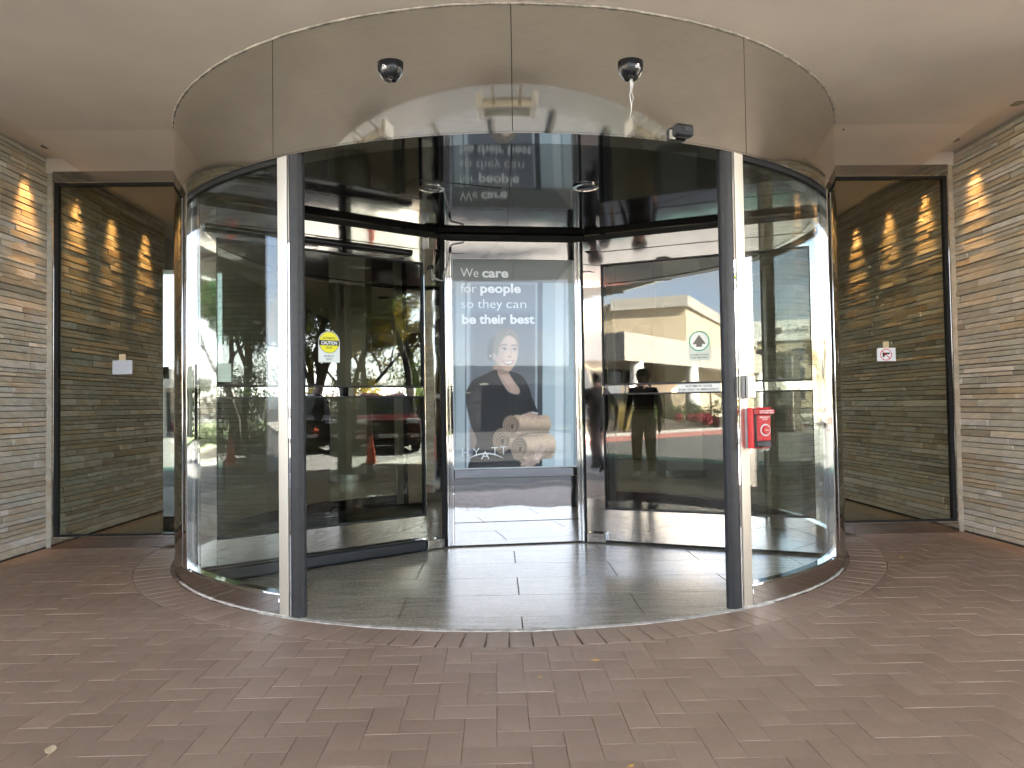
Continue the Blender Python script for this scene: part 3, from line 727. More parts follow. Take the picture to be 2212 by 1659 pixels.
# hair behind
hair = (122, 106, 92)
over(polym(chain([(352, 800), (332, 740), (345, 672), (385, 622), (440, 604), (492, 622), (528, 672), (532, 720), (470, 690), (400, 790), (380, 860)])), hair)
over(ellm(352, 745, 34, 80, 0.2, 0.15), (70, 60, 56))
# neck and chest
skin = np.array((214, 172, 152))
over(polym(chain([(372, 850), (470, 880), (462, 905), (500, 965), (532, 1012), (524, 1044), (462, 1028), (420, 970), (384, 910), (356, 878)])), skin * 0.93)
over(ellm(420, 892, 60, 20, 0.5), skin * 0.72)
over(linem([(395, 905), (468, 1020)], 4), skin * 0.84)
# face
face = chain([(400, 700), (440, 652), (488, 662), (520, 712), (522, 780), (506, 840), (470, 886), (432, 884), (392, 856), (372, 810), (372, 756)])
over(polym(face), skin)
over(polym(face) * smooth(440, 372, gx) * 0.55, skin * 0.70); over(polym(face) * smooth(505, 535, gx) * 0.4, skin * 0.8)
over(ellm(478, 790, 22, 26, 0.7) * 0.5, (232, 196, 178)); over(ellm(405, 800, 24, 26, 0.7) * 0.35, (206, 150, 132))
over(polym(chain([(360, 760), (362, 690), (398, 634), (450, 612), (500, 636), (526, 690), (504, 672), (462, 652), (424, 676), (396, 726), (384, 790)]), 6), hair)
over(linem([(470, 618), (440, 650), (408, 700)], 4, 4), (150, 132, 114)); over(linem([(486, 630), (516, 668)], 4, 4), (146, 128, 110))
over(ellm(362, 792, 10, 26, 0.3), skin * 0.86); over(ellm(337, 788, 4, 5), (235, 232, 225))
over(linem([(402, 722), (428, 712), (448, 720)], 3.2), (70, 54, 48)); over(linem([(478, 722), (500, 716), (518, 724)], 3.0), (70, 54, 48))
for ex, ey, rx in ((428, 744, 18), (498, 746, 15)):
    over(ellm(ex, ey, rx + 4, 11, 0.4) * 0.5, skin * 0.70); over(ellm(ex, ey, rx, 7.5, 0.2), (226, 222, 218)); over(ellm(ex + 2, ey, 7.5, 8, 0.2), (58, 52, 50)); over(linem([(ex - rx, ey - 2), (ex, ey - 9), (ex + rx, ey - 1)], 2.4), (40, 30, 28))
over(linem([(470, 735), (478, 780), (468, 794)], 2.5, 4), skin * 0.80); over(ellm(466, 796, 14, 6, 0.5), skin * 0.76)
over(polym(chain([(424, 822), (456, 826), (490, 820), (482, 840), (458, 850), (434, 842)]), 3), (168, 78, 78)); over(polym(chain([(430, 826), (456, 829), (485, 824), (476, 838), (456, 842), (438, 836)]), 2), (240, 236, 230))
over(linem([(420, 815), (414, 826), (420, 838)], 1.5, 3), skin * 0.8); over(linem([(494, 812), (499, 822), (494, 832)], 1.5, 3), skin * 0.8)
# suit
suit = np.array((30, 29, 32))
body = chain([(372, 880), (300, 912), (230, 944), (196, 985), (174, 1040), (178, 1110), (206, 1240), (246, 1340), (226, 1420), (198, 1560), (420, 1600), (668, 1560), (664, 1400), (652, 1260), (662, 1180), (622, 1080), (596, 1000), (556, 930), (505, 902), (462, 896), (500, 960), (536, 1010), (527, 1048), (462, 1034), (418, 974), (388, 915)])
bm_ = polym(body, 4); over(bm_, suit)
over(bm_ * smooth(330, 190, gx) * 0.35, suit * 0.6); over(bm_ * ellm(300, 1010, 70, 60, 0.9) * 0.35, suit * 1.7); over(bm_ * ellm(560, 985, 40, 70, 0.9) * 0.4, suit * 1.6)
for ln in ([(388, 912), (430, 1000), (470, 1075), (478, 1200)], [(520, 905), (575, 1010), (602, 1090)], [(530, 1050), (500, 1150)], [(245, 1130), (262, 1300)], [(610, 1080), (650, 1180)]): over(bm_ * linem(ln, 2.0, 4) * 0.6, suit * 1.9)
over(polym([(262, 972), (300, 968), (328, 972), (322, 980), (268, 982)], 2), (186, 182, 150)); over(polym([(172, 1030), (206, 1027), (206, 1034), (174, 1036)], 2), (160, 155, 120))
over(polym(chain([(204, 1262), (226, 1290), (246, 1345), (236, 1390), (214, 1400), (204, 1330)]), 4), skin * 0.62)
# towels
tw = np.array((214, 178, 146))
def roll(x0, y0, x1, y1, r):
    d = np.hypot(x1 - x0, y1 - y0); ux, uy = (x1 - x0) / d, (y1 - y0) / d
    t = (gx - x0) * ux + (gy - y0) * uy; q = -(gx - x0) * uy + (gy - y0) * ux
    m_ = smooth(r + 5, r - 5, np.abs(q)) * smooth(-12, 6, t) * smooth(d + 14, d - 8, t)
    m_ = np.maximum(m_, ellm(x1, y1, 34, r, 0.12, math.atan2(uy, ux))); sh = 1.04 - 0.34 * smooth(-r * 0.2, r, q) - 0.10 * smooth(-r * 0.5, -r, q)
    c = tw[None, None] * (sh + 0.035 * nzr)[..., None]; global img; img = img * (1 - m_[..., None]) + c * m_[..., None]
def spiral(cx, cy_, rx, ry):
    over(ellm(cx, cy_, rx, ry, 0.08), tw * 0.80)
    for k, s_ in enumerate((0.86, 0.66, 0.46, 0.27)):
        over(np.clip(ellm(cx + 3 * k, cy_ + 2 * k, rx * s_, ry * s_, 0.08) - ellm(cx + 4 * k, cy_ + 3 * k, rx * (s_ - 0.08), ry * (s_ - 0.08), 0.1), 0, 1), tw * (0.42 + 0.04 * k))
    over(ellm(cx + 8, cy_ + 8, rx * 0.14, ry * 0.2, 0.3), tw * 0.28)
roll(430, 1350, 700, 1330, 60); spiral(412, 1352, 58, 82)
roll(500, 1310, 700, 1306, 22); roll(500, 1240, 715, 1246, 58); spiral(478, 1252, 58, 66)
over(linem([(430, 1290), (470, 1322), (540, 1322), (580, 1300)], 16, 6), tw * 0.74); over(linem([(520, 1330), (600, 1306), (735, 1304)], 4, 4), tw * 0.55)
roll(560, 1466, 740, 1446, 30); roll(560, 1400, 748, 1384, 66); spiral(532, 1404, 56, 76)
over(linem([(500, 1470), (560, 1500), (660, 1470), (750, 1452)], 6, 5), tw * 0.62); over(linem([(548, 1490), (570, 1512)], 10, 5), tw * 0.8)
over(np.clip(1 - ellm(560, 1350, 230, 190, 0.2), 0, 1) * 0, (0, 0, 0))
# hands
for fx, fy, ex, ey in ((560, 1188, 600, 1176), (580, 1196, 624, 1180), (604, 1204, 644, 1188), (640, 1206, 672, 1200)): over(linem([(ex, ey), (fx, fy)], 9, 4), skin * 0.93); over(ellm(fx, fy, 8, 5, 0.5), (226, 190, 176))
over(linem([(600, 1174), (650, 1176)], 9, 4), skin * 0.9); over(linem([(618, 1166), (658, 1176)], 4), (210, 214, 218))
over(polym(chain([(556, 1512), (590, 1470), (622, 1452), (668, 1470), (650, 1510), (600, 1535)]), 4), skin * 0.84)
for a_, b_, c_ in (((640, 1480), (650, 1425), (682, 1390)), ((655, 1488), (672, 1432), (704, 1398)), ((660, 1498), (684, 1448), (710, 1408)), ((600, 1500), (570, 1512), (552, 1514))):
    over(linem([a_, b_, c_], 10, 3), skin * 0.96); over(linem([(a_[0] + 10, a_[1]), (b_[0] + 10, b_[1]), (c_[0] + 8, c_[1] + 4)], 1.5, 3), skin * 0.62)
over(linem([(646, 1474), (660, 1478)], 2.5, 2), (235, 235, 230))
_l = img.mean(-1, keepdims=True); img = _l + 0.72 * (img - _l); img = 128 + (img - 128) * 1.06 + 4; img *= (1 + 0.012 * nzr)[..., None]; img = np.clip(img, 0, 255)
lin = np.where(img <= 10, img / 255 / 12.92, ((img / 255 + 0.055) / 1.055) ** 2.4) * 0.86
poster = empty('poster', (0, 0, 0), PHI); tag(poster, 'tall poster of a woman in a black suit holding rolled towels', 'poster')
YF = -0.39 + 0.030
vs_ = np.stack([-0.4944 + uu * 1.0095, np.full(uu.shape, YF), 2.357 - vv * 1.720], -1).reshape(-1, 3)
idx = np.arange(NXg * NYg).reshape(NYg, NXg)
fs_ = np.stack([idx[:-1, :-1], idx[1:, :-1], idx[1:, 1:], idx[:-1, 1:]], -1).reshape(-1, 4)
me = bpy.data.meshes.new('print'); me.from_pydata(vs_.tolist(), [], fs_.tolist()); me.update()
ca = me.color_attributes.new('ink', 'FLOAT_COLOR', 'POINT'); ca.data.foreach_set('color', np.concatenate([lin.reshape(-1, 3), np.ones((NXg * NYg, 1))], 1).astype(np.float32).ravel())
mp, n, b = new_mat('poster_print'); at = n.nodes.new('ShaderNodeAttribute'); at.attribute_name = 'ink'; n.links.new(at.outputs['Color'], b.inputs['Base Color']); b.inputs['Roughness'].default_value = 0.6
me.materials.append(mp); link_mesh('print', me, poster)
def poster_text(body, x0, x1, base, cap, bold):
    (s0, z0), (s1, _) = ZP(x0, base), ZP(x1, base); hgt = ZP(x0, base - cap)[1] - z0
    o = put_text(body, M['posterink'], poster, s0, YF - 0.002, z0, s1 - s0, hgt, bold, 'LEFT'); o.rotation_euler = (PI / 2, 0, 0); return o
poster_text('We', 137, 255, 264, 62, -0.006); poster_text('care', 280, 456, 264, 62, 0.030)
poster_text('for', 137, 243, 367, 62, -0.006); poster_text('people', 268, 541, 367, 62, 0.030)
poster_text('so', 140, 222, 470, 62, -0.006); poster_text('they', 250, 416, 470, 62, -0.006); poster_text('can', 443, 578, 470, 62, -0.006)
poster_text('be', 145, 240, 573, 62, 0.030); poster_text('their', 262, 443, 573, 62, 0.030); poster_text('best', 470, 635, 573, 62, 0.030)
for ch, x0, x1, dy in (('H', 150, 190, 0), ('Y', 222, 266, 0), ('A', 276, 332, 20), ('T', 345, 392, -4), ('T', 402, 450, -8)):
    poster_text(ch, x0, x1, 1452 + dy, 58, -0.010)
arc_ = MB(); top_ = []; bot_ = []
for t in np.linspace(0, 1, 25):
    x = 188 + t * 236; y = 1468 - 34 * (1 - (2 * t - 1) ** 2); w_ = 1.0 + 4.2 * math.sin(PI * t); top_.append(ZP(x, y - w_)); bot_.append(ZP(x, y + w_))
arc_.raw([(a, YF - 0.0022, z) for a, z in top_] + [(a, YF - 0.0022, z) for a, z in bot_], [(j, j + 1, 26 + j, 25 + j) for j in range(24)])
arc_.build('logo_arc', M['posterink'], poster)

# ================================================================== SIDE WINDOWS
for s, side, extra in ((-1, 'left', 'carrying the blank paper notice'), (1, 'right', 'carrying the no guns sign')):
    w = empty('side_window', (0, YP, 0)); tag(w, f'tall dark framed fixed window {side} of the drum, {extra}', 'window', 'fixed windows beside the drum')
    xo, xi = 3.855, 2.655
    def X(a, b): return sorted((s * a, s * b))
    b = MB()
    b.box(*X(xo - 0.020, xo - 0.006), -0.035, 0.035, 0.0815, 3.110); b.box(*X(xi, xo - 0.0205), -0.035, 0.035, 3.090, 3.110); b.box(*X(xi, xo - 0.0205), -0.035, 0.035, 0.0815, 0.100)
    b.build('frame', M['polish'], w, bevel=0.002)
    b = MB(); b.box(*X(xo - 0.046, xo - 0.0205), -0.022, 0.022, 0.1005, 3.0895); b.box(*X(xi, xo - 0.0465), -0.022, 0.022, 3.068, 3.0895); b.box(*X(xi, xo - 0.0465), -0.022, 0.022, 0.1005, 0.112)
    b.build('gasket', M['blackmatte'], w)
    MB().box(*X(xi, xo - 0.047), -0.006, 0.006, 0.1125, 3.0675).build('glass_pane', M['side_glass'], w)
    MB().box(*X(xi, xo), -0.030, 0.05, 0.0, 0.081).build('sill', M['curb'], w, bevel=0.002)
    MB().box(*X(xi - 0.01, xo), -0.026, 0.05, 3.1105, ZI - 0.001).build('header', M['curb'], w)
    MB().box(*X(xo + 0.0005, WX - 0.012), 0.005, 0.05, 0.0, 3.3).build('jamb_filler', M['stone'], w)

# ================================================================== WALL WASH LAMPS
lab = ['outermost', 'second', 'third', 'innermost']
for s, side in ((-1, 'left'), (1, 'right')):
    ys_ = [-0.45, 0.27, 0.89, 1.58]
    if s > 0: ys_ = [-1.20] + ys_
    for k, y in enumerate(ys_):
        nm = {-1.20: 'beyond the frame edge, nearest the viewer', -0.45: 'just outside the window', 0.27: 'just behind the window head', 0.89: 'midway along the inner stretch', 1.58: 'at the far inner end'}[y]
        L = empty('wall_lamp', (s * 3.745, y, H + 0.054)); tag(L, f'warm recessed ceiling lamp over the {side} stone wall, {nm}', 'lamp', 'recessed lamps washing the stone walls')
        MB().lathe([(0.026, -0.002), (0.042, -0.005), (0.047, -0.001), (0.047, 0.002), (0.026, 0.002)], 20).build('trim', M['polish'], L, smooth=40)
        MB().lathe([(0.0255, -0.0005), (0.0255, 0.003)], 16).build('bulb', M['spot'], L)
        ld = bpy.data.lights.new('wall_wash', 'SPOT'); ld.energy = random.uniform(2.9, 3.9) * (0.8 if y > 0 else 1.0); ld.color = (1.0, 0.52, 0.17); ld.spot_size = RAD(36); ld.spot_blend = 1.0; ld.shadow_soft_size = 0.05
        lo = bpy.data.objects.new('wall_wash', ld); col.objects.link(lo); lo.parent = L; lo.location = (s * 0.035, 0, -0.012)
        lo.rotation_euler = (0, -s * RAD(12), 0)

# ================================================================== SIGNS
def disc_(r, n=40): return [(r * math.cos(2 * PI * j / n), r * math.sin(2 * PI * j / n)) for j in range(n)]
def arch(w, h, n=20):
    r = w / 2; return [(-r, 0), (r, 0)] + [(r * math.cos(PI * j / n), h - r + r * math.sin(PI * j / n)) for j in range(n + 1)]
Rz = Matrix.Rotation(PHI, 4, 'Z')
def wing_sign(name, ang, viewer, r, z, y_off):
    m0 = Rz @ Matrix.Rotation(RAD(ang), 4, 'Z'); P = m0 @ Vector((r, viewer * y_off, z)); nn = (m0.to_3x3() @ Vector((0, viewer, 0)))
    up = Vector((0, 0, 1)); right = up.cross(nn); return empty(name, mtx=frame_on(P, right, up))
# caution sticker on the left wing
st = wing_sign('caution_sign', -150, 1, 1.668, 1.486, 0.0075); tag(st, 'yellow and black arched caution sticker on the left door glass', 'sign')
w, h = 0.168, 0.232
MB().prism(arch(w, h), 0.0, 0.0008).build('backing', M['stickerwhite'], st)
MB().prism([(x, y + h - w / 2) for x, y in disc_(w / 2 - 0.004)], 0.0009, 0.0012).build('ring', M['blackink'], st)
MB().prism([(x, y + h - w / 2) for x, y in disc_(w / 2 - 0.007)], 0.0013, 0.0016).build('disc', M['yellowink'], st)
yc = h - w / 2 - 0.002
MB().box(-w / 2 + 0.006, w / 2 - 0.006, yc - 0.020, yc + 0.018, 0.0017, 0.0020).build('band', M['blackink'], st)
put_text('AUTOMATIC', M['blackink'], st, 0, yc + 0.026, 0.0021, 0.100, 0.016, 0.01); put_text('CAUTION', M['whiteink'], st, 0, yc - 0.013, 0.0024, 0.124, 0.025, 0.035)
put_text('DOOR', M['blackink'], st, 0, yc - 0.044, 0.0021, 0.047, 0.016, 0.01)
put_text('ENTER AT', M['blackink'], st, 0, 0.039, 0.0012, 0.076, 0.015, 0.01); put_text('RIGHT', M['blackink'], st, 0, 0.018, 0.0012, 0.048, 0.015, 0.01)
MB().box(-0.025, 0.025, 0.0085, 0.0100, 0.0010, 0.0013).build('print_line', M['greyink'], st)
# arrow sticker on the right wing
st = wing_sign('keep_moving_sign', -30, -1, 1.652, 1.484, 0.0075); tag(st, 'pale arched sticker with a green ring and up arrow on right door glass', 'sign')
w, h = 0.166, 0.235; yc = h - w / 2
MB().prism(arch(w, h), 0.0, 0.0008).build('backing', M['stickerpale'], st)
MB().prism([(x, y + yc) for x, y in disc_(w / 2 - 0.002)], 0.0009, 0.0012).build('ring', M['greenink'], st)
MB().prism([(x, y + yc) for x, y in disc_(w / 2 - 0.012)], 0.0013, 0.0016).build('disc', M['stickerwhite'], st)
MB().prism([(-0.022, yc - 0.046), (0.022, yc - 0.046), (0.022, yc - 0.024), (0.052, yc - 0.024), (0, yc + 0.050), (-0.052, yc - 0.024), (-0.022, yc - 0.024)], 0.0017, 0.0020).build('arrow', M['greyink'], st)
put_text('AUTOMATIC DOOR', M['blackink'], st, 0, 0.036, 0.0012, 0.142, 0.0145, 0.01); put_text('KEEP MOVING', M['blackink'], st, 0, 0.014, 0.0012, 0.134, 0.0145, 0.01)
# plate on the push rail
st = wing_sign('push_rail_label', -30, -1, 1.645, 1.231, 0.0302); tag(st, 'white lettered label on the push rail of the right door wing', 'sign')
MB().box(-0.168, 0.168, 0.002, 0.068, 0, 0.001).build('backing', M['stickerwhite'], st)
b = MB(); b.box(-0.166, 0.166, 0.0645, 0.0665, 0.0011, 0.0014); b.box(-0.166, 0.166, 0.0035, 0.0055, 0.0011, 0.0014); b.box(-0.166, -0.164, 0.0056, 0.0644, 0.0011, 0.0014); b.box(0.164, 0.166, 0.0056, 0.0644, 0.0011, 0.0014)
b.build('border', M['greyink'], st)
put_text('AUTOMATIC DOOR', M['blackink'], st, 0, 0.040, 0.0012, 0.205, 0.018, 0.012); put_text('PUSH ONLY IN EMERGENCY', M['blackink'], st, 0, 0.013, 0.0012, 0.305, 0.018, 0.012)
# small grey notice seen through the left wing, low on its glass
st = wing_sign('small_notice', -150, 1, 2.425, 1.335, 0.0075); tag(st, 'small pale square notice low on the left door glass beside the outer stile', 'sign')
MB().box(-0.048, 0.048, 0, 0.125, 0, 0.0008).build('paper', M['stickerpale'], st)
# side window notices
st = empty('no_guns_sign', mtx=frame_on((3.2745, YP - 0.0072, 1.4835), (1, 0, 0), (0, 0, 1))); tag(st, 'white card with a pistol in a red barred circle taped to the right window', 'sign')
MB().box(-0.0815, 0.0815, 0, 0.1145, 0, 0.0015).build('card', M['whiteink'], st)
MB().box(-0.028, 0.026, 0.1147, 0.170, 0.0, 0.0012).build('tape', M['tape'], st)
MB().prism([(x * 1 - 0.002, y + 0.056) for x, y in disc_(0.051)], 0.0016, 0.0018).build('ring', M['redink'], st)
MB().prism([(x * 1 - 0.002, y + 0.056) for x, y in disc_(0.0445)], 0.0019, 0.0021).build('disc', M['whiteink'], st)
MB().prism([(-0.034, 0.072), (-0.036, 0.060), (-0.030, 0.056), (-0.034, 0.036), (-0.018, 0.034), (-0.014, 0.050), (-0.004, 0.050), (0.000, 0.058), (0.032, 0.060), (0.032, 0.073), (-0.010, 0.074)], 0.0022, 0.0024).build('pistol', M['blackink'], st)
mt = Matrix.Translation((-0.002, 0.056, 0)) @ Matrix.Rotation(RAD(-45), 4, 'Z'); MB().box(-0.046, 0.046, -0.0033, 0.0033, 0.0025, 0.0027, mt).build('bar', M['redink'], st)
MB().prism([(-0.081, 0.1141), (-0.081, 0.099), (-0.070, 0.1141)], 0.0016, 0.0018).build('corner_mark', plain('blue_grey_ink', (0.25, 0.32, 0.42), 0.6), st)
st = empty('paper_notice', mtx=frame_on((-3.2735, YP - 0.0072, 1.459), (1, 0, 0), (0, 0, 1))); tag(st, 'blank grey paper taped to the left window with a square of tan tape', 'sign')
MB().box(-0.083, 0.083, 0, 0.117, 0, 0.0012).build('paper', M['paper'], st); MB().box(-0.028, 0.027, 0.1172, 0.171, 0.0, 0.0012).build('tape', M['tape'], st)

# ================================================================== THINGS ON THE DRUM
def dome(a, z, label, drip):
    P = polar(R + 0.002, a, z); t = empty('motion_sensor', P, RAD(a)); tag(t, label, 'motion sensor', 'black dome sensors on the fascia')
    b = MB(); nn = 24                                      # quarter-bowl housing with a flat top
    prof = []
    rings = 10
    for i in range(rings + 1):
        e = i / rings; zz = 0.034 - 0.092 * e; rr_ = 0.069 * (1 - max(0, e - 0.15) ** 2.4 / 0.85 ** 2.4 * 0.46)
        for j in range(nn + 1):
            th = PI * j / nn; b.v.append((rr_ * math.cos(th), -rr_ * 0.80 * math.sin(th), zz))
    for i in range(rings):
        for j in range(nn): k = i * (nn + 1) + j; b.f.append((k, k + nn + 1, k + nn + 2, k + 1))
    b.f.append(tuple(range(nn + 1))); b.f.append(tuple(rings * (nn + 1) + j for j in range(nn, -1, -1)))
    b.build('housing', M['blackplastic'], t, smooth=40)
    m0 = Matrix.Translation((0.010 if a < 0 else -0.012, -0.020, -0.056)); MB().lathe([(0.004, -0.008), (0.010, -0.006), (0.014, -0.002), (0.015, 0.003)], 18, m0).build('lens', M['blackplastic'], t, smooth=40)
    lab_ = MB(); xx = -0.013 if a < 0 else 0.014
    lab_.box(xx - 0.010, xx + 0.010, -0.0535, -0.0515, -0.018, 0.004); lab_.build('label', M['whiteink'], t)
    b = MB(); b.box(xx - 0.007, xx - 0.001, -0.0542, -0.0536, -0.008, 0.001); b.box(xx - 0.007, xx + 0.007, -0.0542, -0.0536, -0.015, -0.012); b.build('label_mark', M['blackink'], t)
    return t
dome(-13.9, 2.942, 'black dome motion sensor on the fascia, the left one without a drip stain', False)
dome(13.83, 2.940, 'black dome motion sensor on the fascia, the right one above a white drip', True)
dr = MB()
for dx, z0, z1, w0 in ((-0.004, 2.878, 2.665, 0.0045), (0.007, 2.872, 2.74, 0.003), (0.001, 2.885, 2.845, 0.009)):
    zz = np.linspace(z0, z1, 24); k = len(dr.v)
    for q, z in enumerate(zz):
        w_ = w0 * (0.55 + 0.45 * random.random()) * (1 - 0.55 * q / 23); c0 = dx + 0.004 * math.sin(q * 0.5)
        for xx in (c0 - w_, c0 + w_):
            P = polar(R + 0.0012, 13.83 + math.degrees(xx / R), z); dr.v.append(tuple(P))
    for q in range(23): dr.f.append((k + 2 * q, k + 2 * q + 1, k + 2 * q + 3, k + 2 * q + 2))
o = dr.build('drip_stain', plain('dried_white_drip', (0.60, 0.59, 0.57), 0.8), drum)
# presence sensor low on the fascia
P = polar(R + 0.001, 20.07, 2.622); t = empty('presence_sensor', P, RAD(20.07)); tag(t, 'boxy black presence sensor on the lower edge of the fascia', 'sensor')
MB().box(-0.058, 0.056, -0.060, -0.0005, -0.036, 0.032).build('housing', M['rubber'], t, bevel=0.018, seg=4)
MB().box(-0.064, -0.030, -0.004, 0.0, -0.040, 0.010).build('mount_plate', M['whitecaulk'], t, bevel=0.0015)
MB().box(-0.012, 0.042, -0.064, -0.0605, -0.014, 0.014).build('lens', M['darkbox'], t, bevel=0.001)

# ---- emergency stop station on the right jamb
P = polar(R + 0.004, 30.6, 1.005); es = empty('emergency_stop', P, RAD(20)); tag(es, 'red emergency stop station under a clear cover on right jamb', 'emergency stop')
MB().box(-0.070, 0.078, -0.010, 0.02, -0.116, 0.106).build('back_plate', M['greyplastic'], es, bevel=0.004)
MB().box(-0.058, 0.066, -0.052, -0.0105, -0.118, 0.108).build('housing', M['red'], es, bevel=0.004, seg=2)
MB().box(-0.047, 0.058, -0.058, -0.0525, -0.112, 0.102).build('gasket', M['blackplastic'], es)
MB().box(-0.036, 0.052, -0.074, -0.0585, -0.076, 0.070).build('station_plate', M['red'], es, bevel=0.004, seg=2)
MB().box(-0.036, 0.052, -0.072, -0.0585, -0.106, -0.0765).build('station_foot', M['darkbox'], es, bevel=0.002)
MB().box(-0.050, 0.062, -0.0965, -0.0585, 0.074, 0.100).build('cover_band', M['red'], es, bevel=0.003)
bt = MB().lathe([(0.026, 0), (0.026, 0.010), (0.022, 0.014)], 28, Matrix.Translation((0.012, -0.0745, -0.015)) @ Matrix.Rotation(PI / 2, 4, 'X')).build('button', M['red'], es, smooth=40)
MB().lathe([(0.0275, 0.0), (0.034, 0.0), (0.034, 0.003), (0.0275, 0.003)], 28, Matrix.Translation((0.012, -0.0745, -0.015)) @ Matrix.Rotation(PI / 2, 4, 'X')).build('button_ring', M['whiteink'], es)
def es_text(t_, x, y, z, w, h):
    o = put_text(t_, M['whiteink'], es, x, y, z, w, h, 0.01); o.rotation_euler = (PI / 2, 0, 0)
es_text('IN CASE OF EMERGENCY', 0.006, -0.0975, 0.089, 0.094, 0.0080); es_text('LIFT COVER + PUSH', 0.006, -0.0975, 0.078, 0.094, 0.0080)
es_text('EMERGENCY', 0.010, -0.0748, 0.052, 0.070, 0.0095); es_text('STOP', 0.010, -0.0748, 0.040, 0.036, 0.0095); es_text('PUSH', 0.012, -0.0895, -0.018, 0.026, 0.0065)
cv = MB()
cv.box(-0.054, 0.066, -0.1000, -0.0970, -0.110, 0.1035); cv.box(-0.054, -0.051, -0.0968, -0.0585, -0.110, 0.1035); cv.box(0.063, 0.066, -0.0968, -0.0585, -0.110, 0.1035); cv.box(-0.0508, 0.0628, -0.0968, -0.0585, -0.110, -0.107)
cv.build('clear_cover', M['clearplastic'], es)
b = MB()
for k in range(5): b.lathe([(0.005, 0), (0.006, 0.004), (0.004, 0.009)], 10, Matrix.Translation((-0.044 + k * 0.022, -0.078, 0.1038)))
b.build('hinge_knuckle', M['red'], es)
MB().box(-0.030, 0.040, -0.082, -0.060, -0.132, -0.1185).build('pull_tab', M['clearplastic'], es)
# ---- accessible push switch above it
P = polar(R + 0.012, 29.1, 1.232); ks = empty('push_switch', P, RAD(23)); tag(ks, 'narrow grey push switch with wheelchair mark on right jamb', 'switch')
MB().box(-0.022, 0.030, -0.012, 0.03, -0.062, 0.064).build('base', M['greyplastic'], ks, bevel=0.004, seg=2)
MB().box(-0.020, 0.028, -0.020, -0.0125, -0.060, 0.062).build('gap', M['blackplastic'], ks)
MB().box(-0.022, 0.030, -0.044, -0.0205, -0.062, 0.064).build('press_plate', M['post'], ks, bevel=0.004, seg=2)
b = MB(); f_ = lambda p, q, wd: b.tube([(p[0], -0.0446, p[1]), (q[0], -0.0446, q[1])], wd, 6)
f_((0.002, 0.010), (0.002, 0.000), 0.0016); f_((0.002, 0.000), (0.010, 0.000), 0.0016); f_((0.010, 0.000), (0.014, -0.008), 0.0016); f_((0.002, 0.006), (0.009, 0.006), 0.0012)
for k in range(10): f_((0.003 + 0.007 * math.cos(2.2 + k * .38), -0.005 + 0.007 * math.sin(2.2 + k * .38)), (0.003 + 0.007 * math.cos(2.2 + (k + 1) * .38), -0.005 + 0.007 * math.sin(2.2 + (k + 1) * .38)), 0.0010)
b.build('wheelchair_mark', plain('blue_ink', (0.03, 0.06, 0.22), 0.5), ks)

# ---- loose cable between left wing and showcase
def wl(r, y, z): return Rz @ (Matrix.Rotation(RAD(-150), 4, 'Z') @ Vector((r, y, z)))
def fl_(x, y, z): return Rz @ Vector((x, y, z))
cp = [wl(0.80, 0.045, 2.27), wl(0.80, 0.06, 2.21), wl(0.76, 0.075, 2.175), wl(0.71, 0.09, 2.175), fl_(-0.575, -0.47, 2.21), fl_(-0.545, -0.44, 2.29), fl_(-0.525, -0.42, 2.38), fl_(-0.515, -0.405, 2.44), fl_(-0.50, -0.398, 2.475), fl_(-0.44, -0.395, 2.49), fl_(-0.40, -0.394, 2.50)]
def cr(P_, n_=6):
    out = []
    for i in range(len(P_) - 1):
        p0, p1, p2, p3 = P_[max(i - 1, 0)], P_[i], P_[i + 1], P_[min(i + 2, len(P_) - 1)]
        for t in np.linspace(0, 1, n_ + 1)[:-1]: out.append(0.5 * (2 * p1 + (p2 - p0) * t + (2 * p0 - 5 * p1 + 4 * p2 - p3) * t * t + (3 * p1 - p0 - 3 * p2 + p3) * t ** 3))
    return out + [P_[-1]]
cb = empty('loose_cable', (0, 0, 0)); tag(cb, 'thin grey cable looping from left door wing to showcase top', 'cable')
MB().tube(cr(cp), 0.0055, 8).build('cord', M['greyplastic'], cb, smooth=60)
b = MB(); b.tube([wl(0.80, 0.031, 2.285), wl(0.80, 0.060, 2.275)], 0.017, 12); b.tube([wl(0.788, 0.05, 2.26), wl(0.785, 0.052, 2.16)], 0.0022, 6); b.build('clip', M['blackplastic'], cb)
MB().tube([fl_(-0.521, -0.412, 2.40), fl_(-0.512, -0.403, 2.45)], 0.011, 10).build('strain_relief', M['blackplastic'], cb, smooth=50)

# ---- fallen leaves on the pavers
def leaf(x, y, ln, rot, m, label):
    b = MB(); out = [(0, 0), (0.18, 0.17), (0.45, 0.25), (0.75, 0.16), (1, 0), (0.75, -0.17), (0.45, -0.24), (0.18, -0.15)]
    top = [((px - .5) * ln, py * ln, 0.0035 + 0.05 * ln * (abs(py) * 4) ** 2) for px, py in out]
    b.v = top + [(0, 0, 0.003)] + [(p[0], p[1], p[2] - 0.001) for p in top]
    n_ = len(out)
    for j in range(n_): b.f.append((n_, j, (j + 1) % n_)); b.f.append((j, n_ + 1 + j, n_ + 1 + (j + 1) % n_, (j + 1) % n_))
    b.f.append(tuple(n_ + 1 + j for j in range(n_ - 1, -1, -1)))
    b.tube([(-0.5 * ln, 0, 0.004), (-0.85 * ln, 0.05 * ln, 0.006)], 0.0012, 5)
    o = b.build('fallen_leaf', m, loc=(x, y, 0), rotz=rot); tag(o, label, 'leaf', 'fallen leaves on the pavers'); return o
ly = plain('yellow_fallen_leaf', (0.62, 0.34, 0.05), 0.6); lt = plain('tan_fallen_leaf', (0.62, 0.50, 0.33), 0.6)
